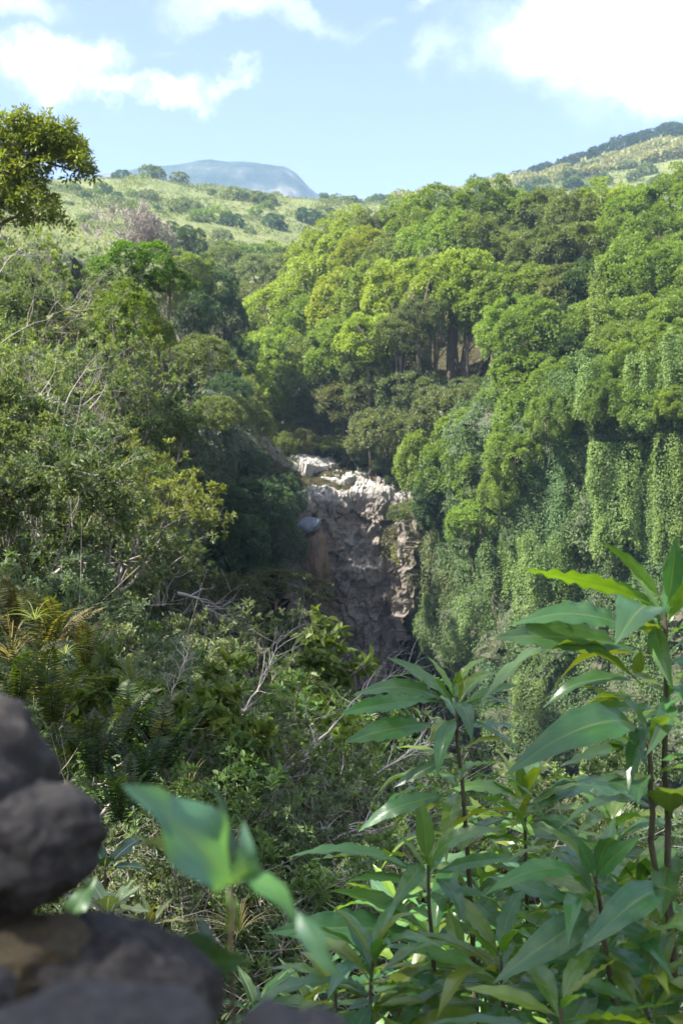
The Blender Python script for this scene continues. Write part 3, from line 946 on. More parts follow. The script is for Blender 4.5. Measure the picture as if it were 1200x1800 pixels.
# trees that stand at the rim over the falls and the vine wall
RIM = [(440, 742, 38, 'O', 158, 'olive bush tree at the left of the stream gap above the falls'), (500, 742, 35, 'O', 157, 'small olive tree right of the dry stream gap above the falls'),
       (562, 722, 44, 'O', 156, 'olive grey tree overhanging the pale rocks of the fall lip'), (612, 712, 50, 'T', 150, 'tan feathery tree straight above the lit rock bench'),
       (662, 682, 50, 'G', 147, 'pale grey-green tree left of the dark trunk hollow'), (705, 652, 40, 'O', 146, 'olive tree touching the left edge of the dark trunk hollow'),
       (732, 706, 54, 'G', 141, 'big grey-green tree just below the dark trunk hollow'), (682, 776, 56, 'G', 142, 'fresh green spreading tree leaning over the right end of the lit rocks'),
       (782, 742, 58, 'G', 135, 'broad grey-green tree below the bare trunks'), (832, 698, 38, 'G', 137, 'small grey-green tree right of the bare trunk bases'),
       (852, 764, 54, 'M', 129, 'bright mid green tree on the rim beside the vine wall'), (922, 684, 52, 'M', 120, 'tall mid green tree above the start of the vine wall'),
       (932, 752, 48, 'M', 116, 'mid green tree capping the left vine column'), (742, 826, 46, 'M', 133, 'green tree hanging right of the lit rock face'),
       (802, 834, 48, 'M', 128, 'green tree clinging to the wall under the broad grey-green tree'), (862, 842, 44, 'M', 123, 'green tree on the wall left of the big shaded vine sheet'),
       (782, 905, 38, 'D', 128, 'dark green bush above the hanging brown roots'), (842, 925, 40, 'M', 118, 'green bush over the round vine mound'), (902, 812, 36, 'M', 112, 'leafy bush on the wall at the top of the slender vine column'), (880, 868, 34, 'M', 114, 'leafy bush on the wall left of the slender vine column'),
       (760, 870, 34, 'D', 128, 'dark bush right of the lit rock corner'), (722, 905, 26, 'O', 133, 'olive bush at the right edge of the lit rock'), (1060, 716, 34, 'M', 105, 'leafy bush spilling over the top of the broad sunlit curtain'), (960, 742, 34, 'M', 108, 'leafy bush spilling over the shaded vine sheet'), (1128, 722, 34, 'M', 103, 'leafy bush between the two bright vine curtains'), (1190, 716, 34, 'L', 101, 'light green bush over the curtain at the frame edge'),
       (498, 783, 22, 'O', 149, 'little olive bush at the far left edge of the pale rocks'), (540, 781, 22, 'T', 149.5, 'little tan bush over the pale rock edge'), (585, 785, 20, 'O', 149, 'little olive bush on top of the pale rock edge'), (627, 789, 22, 'G', 148, 'little grey-green bush on the pale rock edge, right of centre'),
       (658, 800, 26, 'G', 147, 'grey-green bush hanging down over the right of the lit rocks'), (692, 816, 30, 'G', 145, 'fresh green bush at the right end of the lit rocks'), (722, 840, 30, 'D', 142, 'dark green bush beside the pinkish rock corner'),
       (478, 768, 26, 'O', 153, 'low olive bush at the left end of the lit bench'), (528, 762, 30, 'T', 155, 'tan bush over the left of the pale rocks'), (572, 770, 28, 'O', 155, 'olive bush resting on the pale rocks'), (622, 768, 30, 'T', 153, 'tan green bush over the middle of the pale rocks'),
       (655, 740, 40, 'G', 149, 'grey-green bush between the tan tree and the fresh green one'), (600, 745, 36, 'O', 158, 'olive bush behind the lit bench'), (545, 735, 36, 'O', 160, 'dull olive bush behind the left of the bench'), (725, 770, 44, 'G', 140, 'fresh green bush right of the spreading tree over the rocks'),
       (985, 690, 44, 'M', 113, 'green rim bush over the shaded vine sheet'), (1040, 668, 42, 'D', 110, 'dark rim bush beneath the vine tower'), (1092, 680, 46, 'M', 108, 'green rim bush over the broad sunlit vine curtain'), (1150, 664, 46, 'M', 106, 'green rim bush above the narrow bright curtain'), (1205, 668, 48, 'M', 104, 'green rim bush cut by the frame edge'), (1010, 640, 44, 'D', 119, 'dark bush behind the rim over the shaded vine sheet'), (1085, 632, 46, 'M', 114, 'mid green bush behind the rim right of the vine tower'), (1160, 630, 46, 'M', 110, 'mid green bush behind the rim by the frame edge')]
for px, py, r, c, Y, lab in RIM:
    tree(lab, px, py, r * 1.22, Y, CODE[c][1], FINE if c in 'GOT' else CROWN, 'trees on the rim of the right bank', fixed_base=P(px, py + r * .9, Y)[2] if py > 772 or (py > 735 and px > 640) else None)
# bare trunks in the hollow
for px, y0, y1, w_, Y, lab in [(752, 560, 640, 11, 146, 'pale grey trunk at the left of the dark hollow'), (790, 575, 672, 14, 148, 'dark straight trunk in the middle of the hollow'),
                               (797, 575, 672, 10, 150, 'thin dark trunk close behind the straight trunk in the hollow'), (817, 570, 680, 13, 146, 'reddish trunk in full sun at the right of the hollow')]:
    b = P(px, y1 + 12, Y); t = P(px + 3, y0 - 60, Y)
    o = root('tree', lab, 'tree', tuple(b), 0, 'bare trunks in the hollow')
    L = t - b
    n = 8
    pts = np.linspace(0, 1, n)[:, None] * L + np.random.RandomState(px).randn(n, 3) * .12
    rr = w_ / F * Y / 2
    V, Q = tube(pts, np.linspace(rr * 1.2, rr * .7, n), 9)
    link('trunk', mk('trunk', V, [Q], M_BARK, smooth=True), o)
    link('crown', CROWN[px % 7], o, tuple(L + np.array([0, 1.5, 1.0])), (0, 0, 0), (3.2, 3.2, 2.8), G_MANGO)

# ------------------------------------------------------------------ vine curtains on the right wall
def curtain_mesh(name, seed, folds=5, n=7500, leaf=(.055, .045), dome=.16, ragged=.25):
    """hanging sheet of vines, unit half width, height 1 downward from a rounded top; strands make vertical folds"""
    rs = np.random.RandomState(seed)
    ph = rs.uniform(0, 6.28, 4)
    u = rs.uniform(-1.5, 1.5, n * 2); v = rs.rand(n * 2)
    v0 = .16 * (vnoise(np.column_stack([u * 2.1 + 5, np.zeros(len(u))]), seed + 5) * .5 + .5)
    fold = np.cos(u * folds + ph[0] + .6 * np.sin(v * 5 + ph[1])) * .5 + .5
    bottom = 1 - ragged * (vnoise(np.column_stack([u * 3.3, np.zeros(len(u))]), seed) * .5 + .5) * (1.3 - fold * .6)
    keep = (v < bottom) & (v > v0) & (rs.rand(len(u)) < (.45 + .55 * fold) * np.clip(1.75 - np.abs(u), .2, 1))
    u, v, fold = u[keep][:n], v[keep][:n], fold[keep][:n]
    swell = .85 + .22 * fbm(np.column_stack([u * 1.2 + 3, v * 3]), 3, seed + 2)
    dm = np.where(v < dome, np.sqrt(np.clip(1 - (1 - v / dome) ** 2, 0, 1)), 1.0)
    rr = swell * (.5 + .5 * dm) * (1 + .10 * fold)
    x = np.sin(u) * rr
    y = -np.cos(u) * rr * .8 + .12 * (1 - fold)
    z = -v + .05 * vnoise(np.column_stack([u * 2.0, v * 6]), seed + 9)
    pos = np.column_stack([x, y, z])
    outn = np.column_stack([np.sin(u), -np.cos(u) * .9, np.where(v < dome, 1.4 * (1 - v / dome), .15)])
    return pos, unit(outn), fold, rs


def curtain(name, seed, hw, h, color, leaf, folds, dens=1.0):
    area = 3.0 * hw * h
    n = int(min(20000, max(900, dens * area / (leaf * leaf * .55) * 2.0)))
    pos, outn, fold, rs = curtain_mesh(name, seed, folds, n, dome=min(.5, .8 * hw / h))
    pos = pos * np.array([hw, hw, h])
    k = len(pos)
    pos += outn * (rs.uniform(-.15, .15, (k, 1)) + .45 * fbm(pos * np.array([.9, .9, .45]) + seed, 3, seed)[:, None]) + rs.randn(k, 3) * .06
    keep = rs.rand(k) < np.clip(.62 + 1.5 * fbm(pos * np.array([.9, .9, .3]) + seed * 3.1, 3, seed + 1), .12, 1)
    pos, outn, fold = pos[keep], outn[keep], fold[keep]
    k = len(pos)
    ax = unit(outn * .45 + np.array([0, 0, -.9]) + rs.randn(k, 3) * .45)
    nr = unit(outn + rs.randn(k, 3) * .45 + np.array([0, 0, .25]))
    V, Q = leaf_quads(pos, ax, nr, leaf * rs.uniform(.55, 1.6, k), leaf * .75 * rs.uniform(.7, 1.35, k))
    me = mk('foliage', V, [Q], M_VINE, tint=np.clip(.25 + .3 * fold + rs.rand(k) * .45 - .1, 0, 1))
    return me


def wall_point(px):
    """point of the right cliff line that the camera sees at column px"""
    m = _ss > s_at(7, 140)
    q = _pp[m]
    pxs = 600 + F * q[:, 0] / q[:, 1]
    i = np.argmin(np.abs(pxs - px))
    return q[i]


VINES = [  # column, top, bottom, half width px, forward metres, label, colour, tone
    (955, 925, 1115, 58, 4.5, 'rounded sunlit vine column standing forward of the shaded vine sheet', G_VINE),
    (832, 1035, 1185, 72, 4.2, 'bulging round vine mound low on the wall by the waterfall side', (0.12, .19, .055)),
    (1088, 758, 985, 64, 3.5, 'broad sunlit vine curtain right of the shaded sheet', G_VINE),
    (1180, 735, 1000, 44, 4.2, 'narrow bright vine curtain right of the broad sunlit one', (0.13, .20, .04)),
    (1050, 465, 620, 15, 5.5, 'tall narrow yellow-green vine tower climbing a tree on the right bank', (0.15, .21, .03)),
    (905, 800, 1090, 26, 3.1, 'slender vine column at the left edge of the shaded sheet', G_VINE),
    (868, 895, 1080, 36, 3.5, 'ragged vine curtain above the round vine mound', (0.095, .16, .04)),
    (1000, 700, 1085, 78, 0.4, 'tall recessed vine sheet, coloured dark for deep shade', (0.085, .16, .05)),  # shade is put into the darker leaf colour
    (1150, 700, 1060, 90, 0.3, 'wide vine sheet coloured darker as shaded behind the broad sunlit curtain', (0.09, .165, .05)),  # leaf colour darkened here too, standing for shade
    (940, 1175, 1330, 46, 4.2, 'sunlit vine column low behind the sapling leaves', (0.13, .19, .05)),
    (1085, 1220, 1500, 70, 3.9, 'bright vine bank seen through the sapling leaves', (0.13, .19, .055)),
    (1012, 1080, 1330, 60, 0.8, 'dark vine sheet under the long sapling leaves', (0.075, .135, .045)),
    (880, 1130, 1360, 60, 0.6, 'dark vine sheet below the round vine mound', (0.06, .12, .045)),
    (1030, 610, 735, 34, 5.6, 'short vine curtain under the yellow-green vine tower', G_VINE),
    (1128, 610, 770, 34, 5.2, 'vine curtain hanging above the broad sunlit curtain', G_VINE),
    (1186, 575, 730, 34, 5.2, 'vine curtain at the frame edge over the narrow bright one', (0.12, .19, .04)),
    (986, 640, 760, 36, 3.9, 'vine curtain draping the rim over the shaded sheet', (0.09, .16, .04)),
    (765, 915, 1100, 30, 2.3, 'thin straggling vine curtain mixed with brown roots', (0.12, .15, .05)),
    (718, 945, 1110, 34, 0.9, 'yellowish creeper patch right of the bare rock face', (0.15, .165, .04)),
    (730, 1090, 1230, 50, 0.8, 'dark ivy patch at the foot of the rock face', (0.065, .12, .03)),
    (790, 985, 1110, 26, 2.6, 'small pale creeper left of the round vine mound', (0.15, .18, .06)),
    (690, 920, 1010, 18, 0.6, 'little olive creeper on the edge of the bare rock', (0.13, .13, .045)),
    (1150, 1000, 1330, 60, 2.1, 'vine curtain behind the upper sapling head', (0.10, .17, .045)),
    (1210, 560, 760, 40, 3.5, 'leafy vine drop past the frame edge trees', G_VINE),
]
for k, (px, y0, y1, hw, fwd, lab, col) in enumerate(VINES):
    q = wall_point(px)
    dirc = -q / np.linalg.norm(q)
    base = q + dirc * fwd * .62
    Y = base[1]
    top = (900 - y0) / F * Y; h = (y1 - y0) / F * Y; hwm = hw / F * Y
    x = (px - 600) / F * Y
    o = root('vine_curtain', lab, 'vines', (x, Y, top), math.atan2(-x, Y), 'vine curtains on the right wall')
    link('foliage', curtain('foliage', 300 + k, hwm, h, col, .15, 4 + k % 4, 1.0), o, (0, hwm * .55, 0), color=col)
print('vines', round(time.time() - T0, 1))


def scatter_stuff(name, label, pts, nrm, leaf, color, seed, mat=None, hang=.2, tone=.5, six=False):
    rs = np.random.RandomState(seed)
    k = len(pts)
    ax = unit(nrm * .4 + rs.randn(k, 3) * .7 + np.array([0, 0, -hang]))
    nr = unit(nrm + rs.randn(k, 3) * .5 + np.array([0, 0, .3]))
    L = leaf * rs.uniform(.6, 1.35, k)
    V, Q = (leaf_six if six else leaf_quads)(pts, ax, nr, L, L * .6)
    t = np.clip(.5 + .5 * fbm(pts / 3.0, 3, seed) + rs.uniform(-.25, .25, k), 0, 1)
    o = link(name, mk(name, V, [Q], mat or M_FOL, tint=np.repeat(t, 2) if six else t), color=color)
    return tag(o, label, kind='stuff')


def mesh_points(o, n, seed, filt=None):
    """random points and normals on an object's mesh"""
    me = o.data
    co = np.empty(len(me.vertices) * 3, np.float32); me.vertices.foreach_get('co', co); co = co.reshape(-1, 3).astype(float)
    idx = np.empty(len(me.polygons) * 4, np.int32); me.loops.foreach_get('vertex_index', idx); idx = idx.reshape(-1, 4)
    a, b, c, d = (co[idx[:, k]] for k in range(4))
    nr = np.cross(c - a, d - b); ar = np.linalg.norm(nr, axis=1); nr = unit(nr)
    cen = (a + b + c + d) / 4
    nr = np.where((np.sum(nr * -cen, 1) < 0)[:, None], -nr, nr)
    if filt is not None: ar = ar * filt(cen)
    rs = np.random.RandomState(seed)
    f = rs.choice(len(ar), n, p=ar / ar.sum())
    u, v = rs.rand(n, 1), rs.rand(n, 1)
    p = (a[f] * (1 - u) + b[f] * u) * (1 - v) + (d[f] * (1 - u) + c[f] * u) * v
    return p, nr[f], rs


p, n_, rs = mesh_points(cliffR, 210000, 1, lambda c: (c[:, 2] > -24) * (c[:, 0] / np.maximum(c[:, 1], 1) < .36) * (c[:, 1] > 30) * np.clip(vnoise(np.column_stack([c[:, 1] / 1.1, c[:, 2] / 9]), 3) * 1.3 + .75, .12, 1.2))
scatter_stuff('ivy', 'ivy covering the shaded rock of the right wall', p + n_ * rs.uniform(.05, .55, (len(p), 1)), n_, .205, (0.10, .165, .05), 2, M_VINE, hang=.8)
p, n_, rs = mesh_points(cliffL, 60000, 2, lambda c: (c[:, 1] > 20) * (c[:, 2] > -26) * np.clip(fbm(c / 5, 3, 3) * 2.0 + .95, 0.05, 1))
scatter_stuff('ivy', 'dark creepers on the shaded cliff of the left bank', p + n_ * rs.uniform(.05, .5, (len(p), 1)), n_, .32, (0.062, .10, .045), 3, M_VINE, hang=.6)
# creepers at the two sides of the bare face, leaving the rock itself free
def side(c):
    x, z = c[:, 0], c[:, 2]
    l = np.clip((-5.0 - .10 * np.clip(-z, 0, 20) + 1.2 * fbm(c / 2.5, 3, 8) - x), 0, 1)
    r = np.clip((x - 7.2 + .05 * np.clip(z, -20, 0) + 1.4 * fbm(c / 2.5, 3, 9)), 0, 1)
    tp = np.clip(z - 8.0 + fbm(c / 2, 3, 4) * 1.5, 0, 1)
    return np.maximum(np.maximum(l, r), tp)
p, n_, rs = mesh_points(falls, 26000, 5, side)
scatter_stuff('ivy', 'olive creepers on both sides of the bare waterfall face', p + n_ * rs.uniform(.05, .45, (len(p), 1)), n_, .22, (0.10, .125, .04), 4, M_VINE, hang=.7)

# ------------------------------------------------------------------ undergrowth on the forest floor
def ground_scatter(name, label, n, xr, yr, leaf, color, seed, hgt, polar=None, six=False):
    rs = np.random.RandomState(seed)
    if polar:      # px range, distance range with even density on the ground as seen
        px = rs.uniform(polar[0], polar[1], n); Y = np.exp(rs.uniform(math.log(polar[2]), math.log(polar[3]), n))
        xy = np.column_stack([(px - 600) / F * Y, Y])
    else:
        xy = np.column_stack([rs.uniform(*xr, n), rs.uniform(*yr, n)])
    d = seg_dist(xy)
    xy = xy[(d > 1.0) | (xy[:, 1] < 27)]
    z = ground_z(xy)
    keep = z > -20
    xy, z = xy[keep], z[keep]
    lump = np.clip(fbm(xy / (hgt * 2.5), 3, seed) + .55, 0.1, 1.4)
    pts = np.column_stack([xy, z + hgt * lump * rs.rand(len(xy)) ** .6])
    lf = leaf if np.isscalar(leaf) else leaf[0] + (leaf[1] - leaf[0]) * np.clip((xy[:, 1] - leaf[2]) / (leaf[3] - leaf[2]), 0, 1)
    nr = unit(np.column_stack([rs.randn(len(xy), 2) * .5 - np.array([0, .5]), np.ones(len(xy))]))
    return scatter_stuff(name, label, pts, nr, lf, color, seed, six=six)


ground_scatter('undergrowth', 'dark undergrowth between the trees of the right bank', 26000, (-20, 70), (110, 250), .5, (0.05, .085, .025), 21, 1.6)
ground_scatter('undergrowth', 'leafy undergrowth covering the left slope', 60000, None, None, (.07, .35, 10, 90), (0.055, .085, .03), 22, .7, (-150, 470, 7, 130))
ground_scatter('undergrowth', 'low weeds and creepers on the bank in front', 46000, None, None, (.026, .11, 3, 26), (0.06, .095, .03), 23, .45, (-100, 1300, 3, 28), six=True)

# ------------------------------------------------------------------ hill: scrub and trees
def hill_scrub():
    rs = np.random.RandomState(31)
    n = 40000
    px = rs.uniform(-60, 1260, n); Y = np.sqrt(rs.uniform(240 ** 2, 720 ** 2, n))
    xy = np.column_stack([(px - 600) / F * Y, Y])
    z = ground_z(xy) + fbm(xy / 40.0, 4, 9) * np.clip((np.linalg.norm(xy, axis=1) - 200) / 300, 0, 1) * 5
    per = 4
    big = np.clip(fbm(xy / 18, 3, 4) + .75, .35, 1.5)
    c = np.column_stack([xy, z])
    idx = np.repeat(np.arange(n), per)
    d = unit(rs.randn(n * per, 3) * .9 + np.array([0, -.2, .9]))
    pos = c[idx] + d * (rs.uniform(.2, 1.1, n * per) * big[idx])[:, None]
    ax = unit(d + rs.randn(n * per, 3) * .5); nr = unit(d + rs.randn(n * per, 3) * .4 + np.array([0, 0, .4]))
    L = rs.uniform(.8, 1.5, n * per) * big[idx]
    V, Q = leaf_quads(pos, ax, nr, L, L * .6)
    t = np.clip(.5 + .7 * fbm(c / 25, 3, 6)[idx] + rs.uniform(-.2, .2, n * per), 0, 1)
    o = link('scrub', mk('scrub', V, [Q], M_FOL, tint=t), color=(0.145, .172, .062))
    tag(o, 'pale green scrub clothing the whole hillside', kind='stuff')


hill_scrub()
HT = [  # hand placed hill trees: px, py, r px, colour, label
    (215, 309, 17, G_BLUE, 'dark green tree on the hill crest left of the mountain'), (268, 306, 24, G_OLIVE, 'wide olive tree on the hill crest under the mountain'), (315, 303, 16, G_OLIVE, 'small round olive tree on the crest right of the wide one'),
    (325, 365, 26, G_GREY, 'grey-green tree below the crest left of a pair'), (350, 378, 18, G_MANGO, 'small tree tucked right of the grey-green tree below the crest'), (382, 380, 28, G_MANGO, 'broad green tree in the middle of the open hillside'), (408, 390, 22, G_BLUE, 'dark tree touching the right of the broad hillside tree'),
    (415, 343, 22, G_GREY, 'pale rounded tree high on the open hillside'), (462, 350, 22, G_OLIVE, 'olive tree high on the slope near the mountain foot'), (482, 394, 21, G_BLUE, 'round dark tree alone on the right of the hillside'), (585, 410, 20, G_GREY, 'grey tree low on the hillside by the right forest'),
    (370, 442, 14, G_RUST, 'small reddish tree at the foot of the hill'), (422, 437, 14, G_RUST, 'second reddish tree at the hill foot beside the green clump'), (400, 440, 24, G_MANGO, 'green tree between the two reddish trees'), (440, 446, 28, G_MANGO, 'green tree right of the reddish trees'), (482, 440, 24, G_LIME, 'yellow-green tree at the foot of the hill'),
    (340, 440, 22, G_GREY, 'grey-green tree left of the reddish tree'), (512, 452, 22, G_BLUE, 'dark tree right of the yellow-green tree at the hill foot'), (250, 385, 20, G_OLIVE, 'olive tree beside the grey leafless tree'), (540, 380, 20, G_BLUE, 'blue-green tree on the saddle right of the hillside'),
    (570, 375, 20, G_GREY, 'grey-green tree on the saddle by the far trees'), (260, 345, 16, G_GREY, 'small grey tree on the upper left hillside'), (180, 330, 16, G_OLIVE, 'small olive tree on the upper left hillside'), (130, 330, 15, G_GREY, 'grey bush beside the tall umbrella tree'), (390, 415, 18, G_GREY, 'pale tree between the hillside pair and the reddish trees')]


def hill_dist(px, py):
    """distance at which the ground shows at this pixel (beyond the gorge)"""
    Y = np.linspace(255, 760, 160)
    xy = np.column_stack([(px - 600) / F * Y, Y])
    pz = 900 - F * ground_z(xy) / Y
    i = np.where(pz <= py)[0]
    return float(Y[i[0]]) if len(i) else float(Y[np.argmin(pz)])


for px, py, r, col, lab in HT:
    Y = hill_dist(px, py + r * .5)
    c = P(px, py, Y)
    tree(lab, px, 900 - F * (gz(c[0], Y) + r / F * Y * .3) / Y, r, Y, col, FARC, 'trees scattered over the hillside', bark=False)
rs = np.random.RandomState(77)
for k in range(85):      # the small ones that nothing tells apart
    px, py = rs.uniform(40, 860), rs.uniform(335, 470)
    Y = hill_dist(px, py)
    if gz((px - 600) / F * Y, Y) / Y < (900 - py - 12) / F: continue
    tree('small rounded shrub tree among the pale scrub of the hillside', px, py - 4, rs.uniform(6, 13), Y, [G_GREY, G_OLIVE, G_MANGO, G_BLUE][k % 4], FARC, 'small shrub trees on the hillside', name='shrub', cat='shrub', bark=False)
for k in range(60):      # wooded saddle and foot of the right ridge
    px = rs.uniform(560, 1230)
    Y = rs.uniform(560, 740)
    x = (px - 600) / F * Y
    z = gz(x, Y)
    py = 900 - F * z / Y
    r = rs.uniform(11, 20)
    if py > 420: continue
    tree('rounded grey-green tree of the wooded saddle behind the right forest', px, py - r * .3, r, Y, [G_GREY, G_OLIVE, G_BLUE, G_GREY][k % 4], FARC, 'trees of the wooded saddle', bark=False)
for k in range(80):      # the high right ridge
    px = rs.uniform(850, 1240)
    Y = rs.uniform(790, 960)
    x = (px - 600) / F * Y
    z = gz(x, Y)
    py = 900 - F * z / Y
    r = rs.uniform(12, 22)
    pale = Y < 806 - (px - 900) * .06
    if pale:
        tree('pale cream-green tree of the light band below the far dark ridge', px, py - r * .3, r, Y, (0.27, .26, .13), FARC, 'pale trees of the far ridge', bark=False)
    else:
        tree('far ridge top tree coloured dark bluish for cloud shadow', px, py - r * .3, r, Y, (0.035, .06, .035), FARC, 'far ridge trees darkened for cloud shadow', bark=False)  # dark colour stands in for a cloud shadow on the ridge top
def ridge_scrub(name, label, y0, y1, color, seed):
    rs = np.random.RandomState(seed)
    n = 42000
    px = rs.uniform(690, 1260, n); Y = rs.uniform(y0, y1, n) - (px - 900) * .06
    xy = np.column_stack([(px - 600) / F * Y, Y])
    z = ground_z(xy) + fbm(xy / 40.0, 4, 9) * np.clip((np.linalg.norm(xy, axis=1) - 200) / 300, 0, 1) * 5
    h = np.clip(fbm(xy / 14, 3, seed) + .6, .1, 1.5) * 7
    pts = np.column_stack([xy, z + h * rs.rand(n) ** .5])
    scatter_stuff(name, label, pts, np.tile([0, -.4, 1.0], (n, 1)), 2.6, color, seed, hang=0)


ridge_scrub('woodland', 'pale cream-green scrub band on the flank of the far ridge', 720, 808, (.25, .25, .12), 41)
ridge_scrub('woodland', 'far right ridge woods coloured dark for cloud shadow', 806, 1010, (.03, .052, .036), 42)  # scrub painted dark where the cloud shadow lies
print('hill', round(time.time() - T0, 1))

# ------------------------------------------------------------------ valley behind the gorge and the left slope trees
VALLEY = [(428, 728, 32, G_OLIVE, 136, 'FINE', 'olive tree on the flank left of the falls, over the stream gap'), (404, 694, 38, G_BLUE, 133, 'FINE', 'blue-green tree on the flank below the dark valley gap'), (455, 752, 32, G_OLIVE, 138, 'FINE', 'olive bush at the very edge left of the pale rocks'), (400, 470, 42, G_OLIVE, 250, 'FINE', 'olive tree in the valley behind the leafless tree'), (450, 490, 45, G_GREY, 235, 'FINE', 'grey-green tree in the middle of the upper valley'), (500, 480, 38, G_OLIVE, 240, 'FINE', 'olive grey tree against the left of the right forest'),
          (530, 455, 30, G_BLUE, 255, 'FINE', 'dark conifer-like tree at the valley head'), (420, 530, 40, G_OLIVE, 215, 'FINE', 'olive tree over the valley shade'), (470, 540, 40, G_TAN, 205, 'FINE', 'brownish tree left of the first right bank tree'), (430, 590, 36, G_TAN, 195, 'FINE', 'brownish tree above the dark gap of the valley'),
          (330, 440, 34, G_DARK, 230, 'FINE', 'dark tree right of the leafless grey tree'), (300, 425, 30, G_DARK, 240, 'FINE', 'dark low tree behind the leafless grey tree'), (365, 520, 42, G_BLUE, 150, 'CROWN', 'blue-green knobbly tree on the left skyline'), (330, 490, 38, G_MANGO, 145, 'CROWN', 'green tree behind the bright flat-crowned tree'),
          (395, 575, 42, G_BLUE, 150, 'CROWN', 'dark blue-green tree on the shaded left valley side'), (415, 640, 34, G_DEEP, 160, 'CROWN', 'tree coloured dark for the deep shadow of the valley gap'), (405, 700, 32, G_DEEP, 150, 'CROWN', 'deep shaded tree under the valley gap'), (340, 560, 36, G_BLUE, 120, 'CROWN', 'blue-green tree above the round olive tree'),  # valley gap tree coloured dark to stand for deep shadow
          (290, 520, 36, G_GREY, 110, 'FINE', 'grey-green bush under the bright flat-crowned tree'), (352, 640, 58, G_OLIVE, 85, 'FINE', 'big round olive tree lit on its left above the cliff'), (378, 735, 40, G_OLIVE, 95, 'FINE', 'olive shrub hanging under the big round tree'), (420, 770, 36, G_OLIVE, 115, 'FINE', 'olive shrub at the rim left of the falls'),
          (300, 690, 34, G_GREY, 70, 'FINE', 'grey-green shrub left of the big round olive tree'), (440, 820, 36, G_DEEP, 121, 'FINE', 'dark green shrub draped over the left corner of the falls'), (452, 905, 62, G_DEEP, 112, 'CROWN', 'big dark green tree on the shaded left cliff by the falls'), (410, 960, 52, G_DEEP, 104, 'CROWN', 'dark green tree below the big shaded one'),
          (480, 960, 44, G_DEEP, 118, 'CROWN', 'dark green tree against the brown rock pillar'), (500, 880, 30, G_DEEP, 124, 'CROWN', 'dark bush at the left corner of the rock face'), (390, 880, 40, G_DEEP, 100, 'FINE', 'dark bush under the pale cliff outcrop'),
          (480, 1120, 46, (0.05, .10, .03), 60, 'FINE', 'green shaded bush at the foot of the left cliff'), (430, 1140, 52, (0.05, .095, .035), 52, 'FINE', 'green shaded bush below the flat-topped bush'), (500, 1180, 34, (0.05, .10, .03), 58, 'FINE', 'leafy bush left of the foot of the rock face')]
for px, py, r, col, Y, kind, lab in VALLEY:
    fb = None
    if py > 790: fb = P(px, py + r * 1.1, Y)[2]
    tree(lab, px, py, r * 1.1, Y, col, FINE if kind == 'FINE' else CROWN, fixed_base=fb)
for px, py, r, sq, col, Y, lab in [(235, 478, 74, .62, (0.085, .16, .022), 62, 'bright green flat-crowned tree on the left skyline'), (298, 500, 40, .62, (0.085, .16, .022), 64, 'right bough tree of the bright green flat crown'), (225, 575, 66, .9, (0.11, .165, .02), 48, 'yellow-green leafy tree under the bright flat crown'),
                                   (280, 600, 26, 1, (0.17, .20, .02), 49, 'small bright yellow-green bush right of the yellow-green tree'), (480, 1052, 80, .8, (0.08, .095, .042), 62, 'flat-topped dark olive bush reaching over the gorge'), (380, 1058, 80, .8, (0.08, .095, .042), 58, 'flat dark olive bush left of the one over the gorge'),
                                   (290, 1075, 60, .8, (0.075, .09, .042), 52, 'low dark olive bush under the dirt patch')]:
    tree(lab, px, py, r, Y, col, FINE if py < 700 else FLAT, squash=sq * 1.3, fixed_base=P(px, py + r * .8, Y)[2] if py > 900 else None)


# leafless grey tree on the skyline
def dead_tree():
    b = P(222, 466, 95)
    o = root('leafless_tree', 'leafless pale grey tree with fine bare twigs on the left skyline', 'tree', tuple(b))
    rs = np.random.RandomState(8)
    stems = [((0, 0, 0), (rs.uniform(-1.1, .8), rs.uniform(-.4, .4), 1), 1.9, .10) for _ in range(7)]
    stems += [((1.2, 0, -.8), (rs.uniform(-.5, 1.2), rs.uniform(-.4, .4), .8), 1.6, .09) for _ in range(5)]
    S0, S1, A0, A1, TP, TD = grow(rs, stems, 5, spread=.5, shrink=.7, up=.12)
    V, Q = prisms(S0, S1, np.maximum(A0, .02), np.maximum(A1, .016), 3)
    link('branches', mk('branches', V, [Q], M_DEAD), o)


dead_tree()


